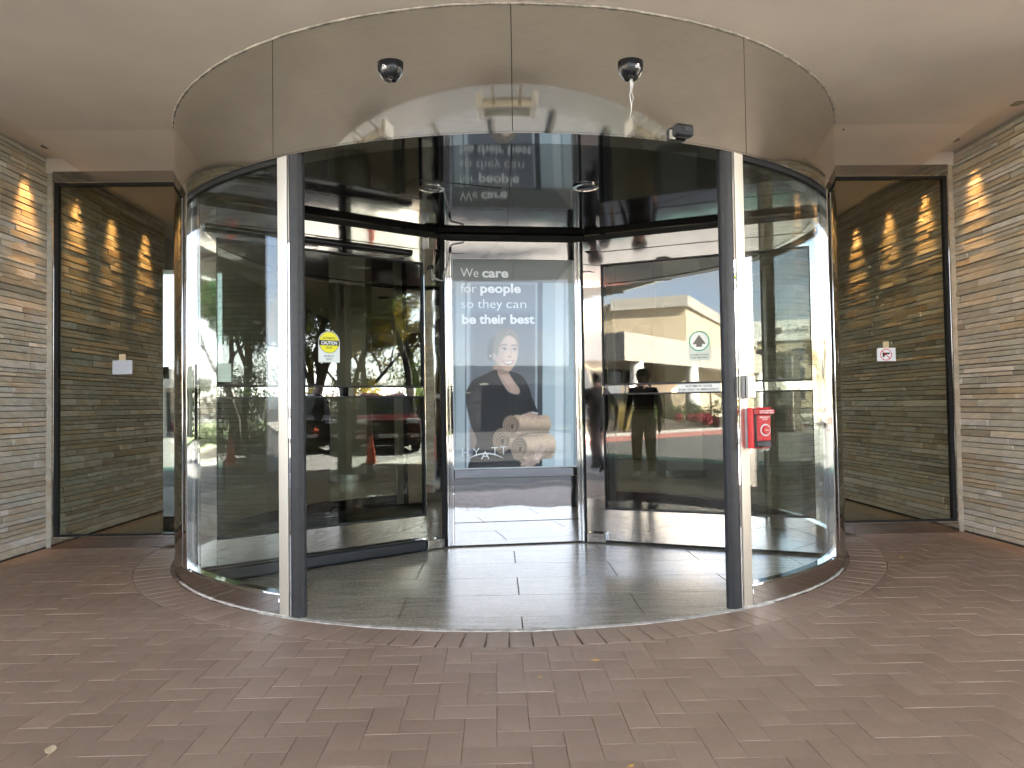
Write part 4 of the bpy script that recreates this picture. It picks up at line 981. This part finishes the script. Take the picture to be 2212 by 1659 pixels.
def gnd(u, v):
    du, dv = (u - 1106) / 1586.34, (829.5 - v) / 1586.34; d = _fw + _r2 * du + _u2 * dv; t = -CAM.z / d.z; return CAM + d * t
for u, v, ln, m_, lb_ in ((1288, 1428, 0.034, ly, 'small orange yellow leaf on pavers just beyond the soldier ring'), (1166, 1464, 0.020, ly, 'tiny round yellow leaf on pavers near the picture centre'), (110, 1621, 0.075, lt, 'curled tan leaf on pavers in the lower left corner'), (1949, 1204, 0.05, ly, 'tiny yellow leaf on pavers near the right window'), (1365, 1655, 0.022, ly, 'tiny yellow leaf at the bottom edge of the pavers')):
    g = gnd(u, v); leaf(g.x, g.y, ln, random.uniform(0, 3), m_, lb_)

# ---- small cap in the soffit
g = CAM + (_fw + _r2 * ((1822 - 1106) / 1586.34) + _u2 * ((829.5 - 278) / 1586.34)) * ((H - CAM.z) / (_fw + _r2 * ((1822 - 1106) / 1586.34) + _u2 * ((829.5 - 278) / 1586.34)).z)
o = MB().lathe([(0.007, -0.010), (0.012, -0.006), (0.014, -0.0005)], 14).build('sprinkler', M['darkbox'], smooth=40, loc=(g.x, g.y, H)); tag(o, 'tiny dark sprinkler cap in the soffit right of the drum', 'sprinkler')

# ================================================================== LOBBY
rd = empty('reception_desk', (1.6, 9.0, 0)); tag(rd, 'pale stone reception desk deep in the dark lobby', 'desk')
MB().box(-1.6, 1.6, -0.35, 0.35, 0, 1.02).build('front', M['desk'], rd); MB().box(-1.7, 1.7, -0.42, 0.42, 1.021, 1.07).build('counter', M['lobbywood'], rd)
for x, y, lb_ in ((-2.4, 5.2, 'square grey lobby column left of the desk'), (2.75, 5.0, 'square grey lobby column right of the drum')):
    cc = empty('lobby_column', (x, y, 0)); tag(cc, lb_, 'column', 'lobby columns')
    MB().box(-0.28, 0.28, -0.28, 0.28, 0.12, ZI - 0.002).build('shaft', M['stucco2'], cc); MB().box(-0.31, 0.31, -0.31, 0.31, 0, 0.119).build('base', M['curb'], cc)
jp = empty('jamb_panel', (-2.95, 0.40, 0), RAD(8)); tag(jp, 'mirror polished upright panel behind the left window, next to the drum', 'panel')
MB().box(-0.225, 0.30, -0.02, 0.02, 0.0, 2.44).build('face', M['jambsteel'], jp, bevel=0.003); MB().box(-0.23, 0.30, 0.0205, 0.06, 0, 2.45).build('back', M['bronze'], jp)

for k, (x, y, lb_) in enumerate(((-2.2, 3.4, 'near left of four'), (2.2, 3.4, 'near right of four'), (-2.2, 7.2, 'far left of four'), (2.2, 7.2, 'far right of four'))):
    L = empty('lobby_lamp', (x, y, ZI - 0.002)); tag(L, f'round lit ceiling lamp in the lobby, {lb_}', 'lamp', 'lobby ceiling lamps')
    MB().lathe([(0.085, -0.004), (0.10, -0.010), (0.115, -0.002), (0.115, 0.001), (0.085, 0.001)], 24).build('trim', M['polish'], L, smooth=40); MB().lathe([(0.084, -0.003), (0.084, 0.0005)], 20).build('bulb', M['spot'], L)
    ld = bpy.data.lights.new('lobby_light', 'SPOT'); ld.energy = 4.5; ld.color = (1.0, 0.95, 0.88); ld.spot_size = RAD(150); ld.spot_blend = 1.0; ld.shadow_soft_size = 0.08
    lo = bpy.data.objects.new('lobby_light', ld); col.objects.link(lo); lo.parent = L; lo.location = (0, 0, -0.02)

# ================================================================== CANOPY HEATERS
def heater(x, label):
    t = empty('canopy_heater', (x, -3.83, 3.20)); tag(t, label, 'heater', 'heaters along the soffit edge')
    for s in (-1, 1): MB().box(*sorted((s * 0.27, s * 0.34)), -0.10, 0.10, -0.055, 0.055).build('end_cap', M['white'], t, bevel=0.008)
    prof = [(-0.095, -0.05), (-0.075, 0.0), (-0.035, 0.035), (0.035, 0.035), (0.075, 0.0), (0.095, -0.05), (0.087, -0.05), (0.068, -0.008), (0.033, 0.024), (-0.033, 0.024), (-0.068, -0.008), (-0.087, -0.05)]
    MB().prism(prof, -0.2695, 0.2695, Matrix(((0, 0, 1, 0), (1, 0, 0, 0), (0, 1, 0, 0), (0, 0, 0, 1)))).build('reflector', M['heatreflector'], t)
    for yy in (-0.035, 0.035): MB().tube([(-0.269, yy, -0.015), (0.269, yy, -0.015)], 0.010, 8).build('heating_tube', M['stickerwhite'], t, smooth=50)
    b = MB()
    for k in range(-7, 8): b.box(k * 0.036 - 0.0012, k * 0.036 + 0.0012, -0.095, 0.095, -0.054, -0.052)
    for yy in (-0.05, 0, 0.05): b.box(-0.269, 0.269, yy - 0.0012, yy + 0.0012, -0.0518, -0.0505)
    o = b.build('guard', M['greyplastic'], t); o['kind'] = 'stuff'
    for xx in (-0.15, 0.15): MB().box(xx - .015, xx + .015, -0.02, 0.179, 0.036, 0.056).build('bracket', M['white'], t)
heater(-0.03, 'white ended radiant heater on the soffit edge, in line with the door'); heater(-1.9, 'white ended radiant heater on the soffit edge, left one of three'); heater(1.9, 'white ended radiant heater on the soffit edge, right one of three')

# ================================================================== OUTDOORS (seen in the door glass)
def leaf_cloud(centres, n_, size, flat=1.0):
    """leaf sized quads scattered in lumpy clusters -> verts, faces arrays"""
    C_ = np.array([c[:3] for c in centres]); Rr = np.array([c[3] for c in centres]); w_ = Rr ** 2; w_ = w_ / w_.sum()
    pick = rng.choice(len(C_), n_, p=w_); d = rng.normal(0, 1, (n_, 3)); d /= np.linalg.norm(d, axis=1)[:, None]
    p = C_[pick] + d * (Rr[pick] * rng.uniform(0.25, 1.0, n_) ** 0.5)[:, None] * np.array([1, 1, flat])
    a = rng.normal(0, 1, (n_, 3)); a /= np.linalg.norm(a, axis=1)[:, None]; b_ = np.cross(a, rng.normal(0, 1, (n_, 3))); b_ /= np.linalg.norm(b_, axis=1)[:, None]
    s_ = size * rng.uniform(0.6, 1.3, n_)[:, None]
    V = np.stack([p - a * s_, p + b_ * s_ * 0.45, p + a * s_, p - b_ * s_ * 0.45], 1).reshape(-1, 3)
    return V, np.arange(4 * n_).reshape(-1, 4)
def cloud_obj(name, V, F, m, parent=None):
    me = bpy.data.meshes.new(name); me.vertices.add(len(V)); me.vertices.foreach_set('co', V.astype(np.float32).ravel())
    me.loops.add(F.size); me.loops.foreach_set('vertex_index', F.astype(np.int32).ravel()); me.polygons.add(len(F)); me.polygons.foreach_set('loop_start', np.arange(0, F.size, 4, dtype=np.int32))
    try: me.polygons.foreach_set('loop_total', np.full(len(F), 4, np.int32))
    except Exception: pass
    me.update(calc_edges=True); me.validate(); me.materials.append(m); return link_mesh(name, me, parent)
def tree(x, y, h, spread, m, nleaf, label, seed, lsize=0.075, z0=-0.12, grp='trees across the drive'):
    lr = random.Random(seed); t = empty('broadleaf_tree', (x, y, z0)); tag(t, label, 'tree', grp)
    tr = MB(); ends = []
    def branch(p, d, L, r, depth):
        pts = [p]; q = p.copy(); dd = d.copy()
        for k in range(5):
            dd = (dd + Vector((lr.uniform(-.22, .22), lr.uniform(-.22, .22), lr.uniform(-.05, .16)))).normalized(); q = q + dd * (L / 5); pts.append(q.copy())
            if depth and k >= 1 and lr.random() < 0.8:
                sd_ = (dd + Vector((lr.uniform(-1, 1), lr.uniform(-1, 1), lr.uniform(-.1, .5))) * 0.9).normalized(); branch(q.copy(), sd_, L * 0.62, r * 0.5, depth - 1)
            if depth <= 1: ends.append(q.copy())
        tr.tube(pts, [r * (1 - 0.13 * k) for k in range(6)], 7 if depth > 1 else 5, cap=False)
    branch(Vector((0, 0, 0)), Vector((lr.uniform(-.1, .1), lr.uniform(-.1, .1), 1)), h * 0.62, h * 0.026, 3)
    tr.build('trunk', M['bark'], t, smooth=60)
    e = [v for v in ends if v.z > h * 0.28]; lr.shuffle(e); e = e[:150]
    cs = [(v.x * spread, v.y * spread, v.z, lr.uniform(0.30, 0.62) * h / 7) for v in e]
    V, F = leaf_cloud(cs, nleaf, lsize, 0.7); cloud_obj('crown', V, F, m, t); return t
tree(11.6, -11.6, 7.4, 1.35, M['leaf_green'], 36000, 'dark green tree across the drive, left of the parked cars in the glass', 3, lsize=0.052)
tree(14.6, -11.0, 7.8, 1.4, M['leaf_green'], 36000, 'dark green tree behind the red car, its trunk beside the caution sticker', 8, lsize=0.052)
tree(17.2, -8.6, 7.0, 1.4, M['leaf_yellow'], 32000, 'yellowing tree right of the dark green trees in the left door glass', 15, lsize=0.052)
tree(21.5, -13.5, 6.4, 1.4, M['leaf_yellow'], 24000, 'yellow autumn tree farthest back behind the parked cars', 21, lsize=0.06)
tree(19.5, -17.5, 7.8, 1.4, M['leaf_green'], 24000, 'broad green tree beyond the hedge and the black car', 33, lsize=0.06)
tree(-12.3, -36.4, 3.7, 1.0, M['leaf_yellow'], 12000, 'yellow tree beside the stone pier in the right door glass', 41, lsize=0.08, grp='trees behind the drive')
for k, (x, y, mm, lb_) in enumerate(((22.4, -19.4, 'leaf_green', 'tall dark tree in the far row, farthest left in the left door glass'), (24.2, -17.0, 'leaf_hedge', 'tall green tree in the far row, second from the left'), (25.4, -14.8, 'leaf_yellow', 'tall yellowing tree in the far row, third from the left'), (26.4, -12.4, 'leaf_green', 'tall dark tree in the far row, farthest right'))):
    tree(x, y, 8.6, 1.5, M[mm], 22000, lb_, 60 + k, lsize=0.085, grp='far row of trees')
# hedge bank with kerb
hb = empty('hedge', (15.0, -13.2, -0.12)); tag(hb, 'low clipped green hedge along the far side of the drive', 'hedge')
cs = [(-5 + k * 0.5 + random.uniform(-.1, .1), random.uniform(-.3, .3), 0.35, 0.48) for k in range(22)]
V, F = leaf_cloud(cs, 9000, 0.05); o = cloud_obj('foliage', V, F, M['leaf_hedge'], hb); o.rotation_euler = (0, 0, RAD(14))
b = MB()
for k in range(11): b.tube([(-5 + k, 0, 0), (-5 + k + 0.1, 0.05, 0.5)], 0.02, 5)
o = b.build('stem', M['bark'], hb); o.rotation_euler = (0, 0, RAD(14))
o = MB().box(8.6, 60, -40, -12.4, -0.118, 0.02).build('verge', plain('verge_grass', (0.07, 0.11, 0.03), 0.9, var=0.4, vscale=3)); o['kind'] = 'structure'
o = MB().box(8.4, 60, -12.39, -12.2, -0.118, 0.03).build('verge_kerb', M['concrete']); o['kind'] = 'structure'
# left island with red kerb and flowers
o = MB().box(-60, -11.0, -60, -9.0, -0.118, 0.04).build('island', M['concrete']); o['kind'] = 'structure'
o = MB().box(-10.99, -10.75, -60, -9.0, -0.118, 0.035).build('red_kerb', M['redkerb']); o['kind'] = 'structure'
o = MB().box(-24, -12.6, -42, -14, 0.041, 0.10).build('planting_bed', M['soil']); o['kind'] = 'structure'
def shrub(name, x, y, w_, h_, n_, m, label, cat, grp=None, size=0.05):
    t = empty(name, (x, y, 0.09)); tag(t, label, cat, grp)
    cs = [(random.uniform(-w_, w_), random.uniform(-w_, w_) * .6, h_ * random.uniform(.3, .75), h_ * .35) for _ in range(14)]
    V, F = leaf_cloud(cs, n_, size); cloud_obj('foliage', V, F, m, t)
    b = MB()
    for k in range(5): b.tube([(random.uniform(-.1, .1), random.uniform(-.1, .1), -0.01), (random.uniform(-w_, w_) * .6, random.uniform(-w_, w_) * .4, h_ * .6)], [0.012, 0.005], 5)
    b.build('stem', M['bark'], t)
shrub('flower_bush', -13.3, -24.0, 1.1, 0.55, 2600, M['flower'], 'bush of deep pink flowers in the bed by the red kerb', 'flower bush', size=0.06)
shrub('green_bush', -14.6, -26.5, 1.6, 1.1, 3000, M['leaf_hedge'], 'rounded green bush behind the pink flowers', 'bush', size=0.06)
shrub('green_bush', -14.2, -20.6, 1.2, 1.0, 2500, M['leaf_green'], 'dark green bush in the bed nearer than the flowers', 'bush', size=0.06)
for k, (x, y, w_, h_, mm, lb_) in enumerate(((17.5, -15.5, 2.0, 2.9, 'leaf_hedge', 'tall green shrub mass behind the left hand tree'), (20.0, -12.8, 2.0, 2.6, 'leaf_yellow', 'tall yellow shrub behind the black car'), (21.5, -10.0, 2.0, 3.0, 'leaf_hedge', 'tall green shrub behind the red car'), (22.5, -7.0, 2.0, 2.8, 'leaf_yellow', 'tall yellow shrub right of the red car'), (15.0, -17.5, 1.8, 2.3, 'leaf_hedge', 'green shrub at the hedge end beyond the first cone'), (24, -4.0, 2.0, 2.8, 'leaf_yellow', 'yellow shrub farthest to the right along the drive'))):
    shrub('tall_shrub', x, y, w_, h_, 9000, M[mm], lb_, 'shrub', 'tall shrubs behind the cars', size=0.06)
gp = empty('grass_plant', (-13.2, -18.6, 0.09)); tag(gp, 'clump of tall dry ornamental grass in the bed', 'plant')
b = MB()
for k in range(220):
    a = random.uniform(0, 2 * PI); r_ = random.uniform(0, .18); ln = random.uniform(.7, 1.3); o_ = random.uniform(.2, .6); p0 = Vector((r_ * math.cos(a), r_ * math.sin(a), 0)); p1 = p0 + Vector((o_ * .4 * math.cos(a), o_ * .4 * math.sin(a), ln * .65)); p2 = p0 + Vector((o_ * math.cos(a), o_ * math.sin(a), ln)); sdv = Vector((-math.sin(a), math.cos(a), 0)) * 0.008
    b.raw([p0 - sdv, p0 + sdv, p1 + sdv, p1 - sdv, p2], [(0, 1, 2, 3), (3, 2, 4)])
b.build('blades', M['grassblade'], gp)
# beige building on the left with a band canopy on round columns
bb = empty('beige_building', (-24, -40, 0)); tag(bb, 'large beige stucco building with a long flat band over columns', 'building')
bb.location = (0, 0, 0)
hb_ = 8.0
MB().prism([(-22.5, -37.4), (-28, -51.7), (-39, -77.6), (-70, -70), (-60, -25), (-27, -35.4)][::-1], 0, hb_).build('wall', M['stucco'], bb)
MB().prism([(-22.2, -37.2), (-27.8, -51.6), (-38.7, -77.4), (-39.2, -77.8), (-28.2, -51.9), (-22.8, -37.6), (-27.2, -35.6), (-27.0, -35.1)], hb_ - 0.5, hb_ + 0.25).build('parapet', M['stucco2'], bb)
MB().prism([(-19.6, -27.0), (-21.5, -37.0), (-25.5, -54), (-30, -54), (-26, -38), (-24.5, -27.0)][::-1], 3.45, 5.0).build('band', M['stucco2'], bb)
b = MB()
for (xa, ya), (xb, yb) in (((-23.4, -27.0), (-25.0, -37.0)), ((-25.0, -37.0), (-28.5, -53.5))):
    nn = 5
    for k in range(nn):
        p = Vector((xa + (xb - xa) * (k + .06) / nn, ya + (yb - ya) * (k + .06) / nn, 0)); q = Vector((xa + (xb - xa) * (k + .94) / nn, ya + (yb - ya) * (k + .94) / nn, 0))
        d = (q - p).normalized(); nv = Vector((-d.y, d.x, 0)) * 0.05
        w_ = MB(); w_.raw([p + nv, q + nv, q - nv, p - nv, p + nv + Vector((0, 0, 3.3)), q + nv + Vector((0, 0, 3.3)), q - nv + Vector((0, 0, 3.3)), p - nv + Vector((0, 0, 3.3))], [(3, 2, 1, 0), (4, 5, 6, 7), (0, 1, 5, 4), (1, 2, 6, 5), (2, 3, 7, 6), (3, 0, 4, 7)]); w_.build('window', M['darkglass'], bb)
for (x, y) in ((-20.3, -29.0), (-21.6, -36.6), (-23.7, -45.0), (-25.4, -52.5)): MB().lathe([(0.42, 0), (0.46, 0.6), (0.44, 2.0), (0.36, 3.449)], 20).build('column', M['white'], bb, smooth=40, loc=(x, y, 0.04))
# far hotel with a sign
dH = 132.0; aH = RAD(-25.2); hx, hy = 1.5 + dH * math.sin(aH), -0.6 - dH * math.cos(aH)
fh = empty('far_hotel', (hx, hy, 0), RAD(-25.2)); tag(fh, 'distant cream hotel block with lettering on its roof band', 'building')
# local: -X .. +X along the facade as seen from the door (its front faces +Y local)
MB().box(-9, 12, -14, 0, 0, 11.8).build('wall', M['stucco'], fh); MB().box(-8, 13, -14.3, 0.3, 11.81, 15.4).build('roof_band', M['white'], fh)
for k in range(3):
    for j in range(3):
        f_ = MB().box(-6.5 + k * 6.5, -4.6 + k * 6.5, 0.001, 0.12, 1.5 + j * 3.4, 3.6 + j * 3.4).build('window', M['darkglass'], fh)
me = text_mesh('Hilton', 3.6, 1.05, 0.01, 'CENTER'); me.materials.append(M['greyink']); o = link_mesh('lettering', me, fh, (0.8, 0.34, 13.1)); o.rotation_euler = (PI / 2, 0, PI)
o = MB().lathe([(0.6, 0), (0.6, 0.05)], 24, Matrix.Translation((-2.2, 0.32, 13.6)) @ Matrix.Rotation(-PI / 2, 4, 'X')).build('logo_disc', M['greyink'], fh)
# stone pier and concrete deck
pr_ = empty('stone_pier', (-9.2, -24.3, 0)); tag(pr_, 'grey ledge stone pier carrying the concrete drive deck', 'pier')
b = MB()
for k in range(26):
    for sgn in range(3): b.box(-0.35 + sgn * 0.235 + random.uniform(-.03, .03), -0.35 + sgn * 0.235 + 0.225, -0.35, 0.35 + random.uniform(0, .03), 0.02 + k * 0.12, 0.02 + k * 0.12 + 0.112)
o = b.build('stones', M['stone'], pr_); o['kind'] = 'stuff'
MB().box(-0.32, 0.36, -0.32, 0.32, -0.12, 3.14).build('core', M['soil'], pr_)
gar = empty('parking_deck', (8, -29, 0)); tag(gar, 'long low concrete parking deck straight across the drive', 'parking deck')
MB().box(-16.6, 24, -9, 0, 2.15, 2.62).build('slab', M['concrete'], gar); MB().box(-16.6, 24, -0.30, -0.02, 2.63, 3.05).build('parapet', M['concrete'], gar); MB().box(-16.6, 24, -9.4, -9.01, -0.12, 2.6).build('back_wall', M['darkbox'], gar)
for k in range(7): MB().box(-16 + k * 6.4, -15.4 + k * 6.4, -0.8, -0.2, -0.12, 2.149).build('column', M['concrete'], gar)
# lamp post
# cones
def cone(x, y, label):
    t = empty('traffic_cone', (x, y, -0.118)); tag(t, label, 'traffic cone', 'orange cones on the drive')
    MB().box(-0.18, 0.18, -0.18, 0.18, 0, 0.03).build('base', M['blackplastic'], t, bevel=0.01)
    MB().lathe([(0.135, 0.0305), (0.12, 0.05), (0.03, 0.62), (0.024, 0.63)], 20).build('body', M['orange'], t, smooth=40)
cone(7.6, -8.7, 'orange traffic cone on the drive, mirrored near the outer edge of the left wing'); cone(8.5, -5.75, 'orange traffic cone on the drive, mirrored near the inner edge of the left wing')
# cars
def car(x, y, rz, paint, label, h_=1.0):
    t = empty('parked_car', (x, y, -0.12), rz); tag(t, label, 'car', 'cars parked across the drive')
    hw = 0.93
    side = [(2.28, .32), (2.34, .62), (2.22, .92), (1.25, 1.06), (-2.0, 1.10), (-2.30, .98), (-2.34, .55), (-2.2, .32)]
    b = MB(); k = 0; secs = (-hw, -hw + .10, hw - .10, hw); scl = (.96, 1, 1, .96)
    for yy, sc in zip(secs, scl): b.v += [(px * sc, yy, .62 + (pz - .62) * sc) for px, pz in side]
    n_ = len(side)
    for i in range(3):
        for j in range(n_): b.f.append((i * n_ + j, i * n_ + (j + 1) % n_, (i + 1) * n_ + (j + 1) % n_, (i + 1) * n_ + j))
    b.f.append(tuple(range(n_ - 1, -1, -1))); b.f.append(tuple(3 * n_ + j for j in range(n_)))
    b.build('body', paint, t, bevel=0.06, seg=3, smooth=35)
    g = MB(); lo = [(1.30, 1.04), (-2.02, 1.08)]; hi = [(0.52, 1.60), (-1.75, 1.62)]
    g.v = [(1.30, -.84, 1.04), (1.30, .84, 1.04), (-2.05, .84, 1.08), (-2.05, -.84, 1.08), (.50, -.66, 1.62), (.50, .66, 1.62), (-1.72, .66, 1.64), (-1.72, -.66, 1.64)]
    g.f = [(3, 2, 1, 0), (0, 1, 5, 4), (1, 2, 6, 5), (2, 3, 7, 6), (3, 0, 4, 7)]; g.build('window', M['darkglass'], t)
    MB().raw([(.56, -.69, 1.60), (.56, .69, 1.60), (-1.80, .69, 1.62), (-1.80, -.69, 1.62), (.44, -.60, 1.70), (.44, .60, 1.70), (-1.66, .60, 1.72), (-1.66, -.60, 1.72)], [(0, 1, 5, 4), (1, 2, 6, 5), (2, 3, 7, 6), (3, 0, 4, 7), (4, 5, 6, 7), (3, 2, 1, 0)]).build('roof', paint, t, bevel=0.03, seg=2, smooth=35)
    for wx in (1.42, -1.42):
        for s in (-1, 1):
            m0 = Matrix.Translation((wx, s * (hw - .10), .34)) @ Matrix.Rotation(-s * PI / 2, 4, 'X')
            wh = MB().lathe([(.20, -.11), (.33, -.10), (.345, -.04), (.345, .08), (.33, .115), (.22, .12)], 24, m0).build('wheel', M['tyre'], t, smooth=40)
            MB().lathe([(.05, .128), (.19, .122), (.215, .121), (.215, .10)], 20, m0).build('rim', M['post'], wh, smooth=40)
    for s in (-1, 1):
        MB().box(2.19, 2.30, *sorted((s * .50, s * .84)), .80, .93).build('headlight', M['headlight'], t, bevel=0.02, seg=2)
        MB().box(2.255, 2.325, *sorted((s * .62, s * .84)), .42, .50).build('fog_light', M['headlight'], t, bevel=0.01)
        MB().box(.95, 1.10, *sorted((s * .90, s * 1.06)), 1.06, 1.18).build('mirror', paint, t, bevel=0.03, seg=2)
    gr = MB().box(2.24, 2.335, -.48, .48, .58, .86).build('grille', M['blackplastic'], t)
    b = MB()
    for k in range(5): b.box(2.336, 2.35, -.46, .46, .60 + k * .052, .615 + k * .052)
    b.build('grille_bar', M['polish'], gr)
    MB().box(2.32, 2.352, -.26, .26, .42, .53).build('licence_plate', M['whiteink'], t); MB().box(2.1, 2.33, -.80, .80, .22, .34).build('bumper', M['darkbox'], t, bevel=0.02)
car(13.9, -12.6 + 1.6, RAD(142), M['carblack'], 'black car parked nose out across the drive, left of the red one', 1)
car(14.2, -8.3, RAD(150), M['carred'], 'dark red car parked nose out across the drive')

# ================================================================== PEOPLE (seen in the door glass)
def person(loc, rz, J, label, top_m, leg_m, shoe_m, hair_long):
    """J: joint name -> position (local, facing +X)"""
    root = empty('person', loc, rz); tag(root, label, 'person')
    names = list(J); E_ = [('pelvis', 'waist'), ('waist', 'chest'), ('chest', 'neck'), ('neck', 'head'), ('head', 'crown'), ('pelvis', 'hipL'), ('pelvis', 'hipR')]
    rad = {'pelvis': .175, 'waist': .165, 'chest': .175, 'neck': .058, 'head': .088, 'crown': .082, 'hipL': .115, 'hipR': .115}
    J = dict(J)
    for s in 'LR':
        E_ += [('hip' + s, 'knee' + s), ('knee' + s, 'ankle' + s), ('ankle' + s, 'toe' + s), ('chest', 'sho' + s), ('sho' + s, 'elb' + s), ('elb' + s, 'wri' + s), ('wri' + s, 'palm' + s)]
        rad.update({'knee' + s: .085, 'ankle' + s: .062, 'toe' + s: .036, 'sho' + s: .064, 'elb' + s: .044, 'wri' + s: .028, 'palm' + s: .030})
        w0, p0 = Vector(J['wri' + s]), Vector(J['palm' + s]); d = (p0 - w0).normalized(); a = d.cross(Vector((0, 1, 0))).normalized(); c_ = d.cross(a).normalized()
        for k, (o_, ln) in enumerate(((-.026, .062), (-.009, .072), (.009, .068), (.026, .054))):
            m1, m2 = f'f{k}a{s}', f'f{k}b{s}'; J[m1] = p0 + d * (ln * .55) + a * o_; J[m2] = p0 + d * ln + a * o_ * 1.05 + c_ * .012 * (1 if s == 'L' else -1); E_ += [('palm' + s, m1), (m1, m2)]; rad[m1] = .0095; rad[m2] = .008
        J['th' + s] = w0 + d * .05 + a * -.040; E_.append(('wri' + s, 'th' + s)); rad['th' + s] = .010
    names = list(J); ix = {k: i for i, k in enumerate(names)}
    me = bpy.data.meshes.new('body'); me.from_pydata([tuple(J[k]) for k in names], [(ix[a], ix[b_]) for a, b_ in E_], []); me.update()
    o = bpy.data.objects.new('body', me); col.objects.link(o)
    sk = o.modifiers.new('skin', 'SKIN'); 
    for k in names: sv = me.skin_vertices[0].data[ix[k]]; r_ = rad[k]; sv.radius = (r_, r_ * (0.72 if k in ('pelvis', 'waist', 'chest') else 1.0)); sv.use_root = (k == 'pelvis')
    ss = o.modifiers.new('sub', 'SUBSURF'); ss.levels = 2; ss.render_levels = 2
    dg = bpy.context.evaluated_depsgraph_get(); m2 = bpy.data.meshes.new_from_object(o.evaluated_get(dg)); bpy.data.objects.remove(o)
    for mm in (M['skin'], top_m, leg_m, shoe_m): m2.materials.append(mm)
    zp, zn = J['pelvis'][2], J['neck'][2]
    for p in m2.polygons:
        c = p.center; near = min(names, key=lambda k: (Vector(J[k]) - c).length)
        if near.startswith(('toe', 'ankle')) and c.z < 0.12: p.material_index = 3
        elif near.startswith(('hip', 'knee', 'ankle', 'pelvis')) : p.material_index = 2
        elif near.startswith(('chest', 'waist', 'sho', 'elb')) or (near == 'neck' and c.z < zn): p.material_index = 1
        else: p.material_index = 0
        p.use_smooth = True
    m2.name = 'body'; o = link_mesh('body', m2, root)
    hd = Vector(J['head']); hr = MB(); nn = 16
    for i in range(9):
        th = PI * i / 10
        for j in range(nn):
            ph = 2 * PI * j / nn; d = Vector((math.sin(th) * math.cos(ph), math.sin(th) * math.sin(ph), math.cos(th))); rr_ = 0.108 if d.x < 0.35 or d.z > 0.55 else 0.084
            hr.v.append(tuple(hd + Vector((-0.008, 0, 0.055)) + d * rr_))
    for i in range(8):
        for j in range(nn): k = i * nn + j; hr.f.append((k, k + nn, i * nn + nn + (j + 1) % nn, i * nn + (j + 1) % nn))
    hr.build('hair', M['hair'], root, smooth=60)
    fc = MB(); fc.lathe([(0.004, 0.03), (0.011, 0.0), (0.004, -0.006)], 8, Matrix.Translation((hd.x + 0.088, hd.y, hd.z))); fc.build('nose', M['skin'], root, smooth=60)
    ey = MB()
    for s in (-1, 1): ey.lathe([(0.004, -.006), (0.011, -.002), (0.011, .002), (0.004, .006)], 8, Matrix.Translation((hd.x + 0.078, hd.y + s * 0.032, hd.z + 0.022)))
    ey.build('eye', M['hair'], root)
    MB().box(hd.x + 0.074, hd.x + 0.084, hd.y - 0.024, hd.y + 0.024, hd.z - 0.038, hd.z - 0.030).build('mouth', plain('lips', (0.35, 0.12, 0.10), 0.5), root)
    return root
std = dict(pelvis=(0, 0, .90), waist=(0, 0, 1.06), chest=(.01, 0, 1.26), neck=(.0, 0, 1.42), head=(.02, 0, 1.52), crown=(.02, 0, 1.61), hipL=(0, .10, .86), hipR=(0, -.10, .86), kneeL=(.02, .11, .48), kneeR=(.02, -.11, .48), ankleL=(-.02, .12, .08), ankleR=(-.02, -.12, .08), toeL=(.15, .14, .035), toeR=(.15, -.14, .035), shoL=(0, .19, 1.34), shoR=(0, -.19, 1.34), elbL=(-.03, .26, 1.06), elbR=(-.03, -.26, 1.06), wriL=(.06, .28, .84), wriR=(.06, -.28, .84), palmL=(.08, .285, .77), palmR=(.08, -.285, .77))
person((-2.05, -4.75, 0.0), RAD(75), std, 'person standing in black clothes and pale shoes, mirrored in the right wing', M['blackcloth'], M['blackcloth'], M['shoewhite'], False)
wlk = dict(std); wlk.update(kneeL=(.22, .10, .52), ankleL=(.28, .11, .10), toeL=(.44, .12, .06), kneeR=(-.06, -.10, .48), ankleR=(-.30, -.11, .14), toeR=(-.16, -.12, .04), elbL=(-.16, .25, 1.08), wriL=(-.10, .27, .84), palmL=(-.06, .27, .77), elbR=(.08, -.25, 1.06), wriR=(.26, -.25, .90), palmR=(.32, -.245, .86))
person((-3.1, -4.95, 0.0), RAD(200), wlk, 'person walking away in dark shorts and sandals, mirrored beside the showcase', M['greycloth'], M['greycloth'], M['hair'], False)
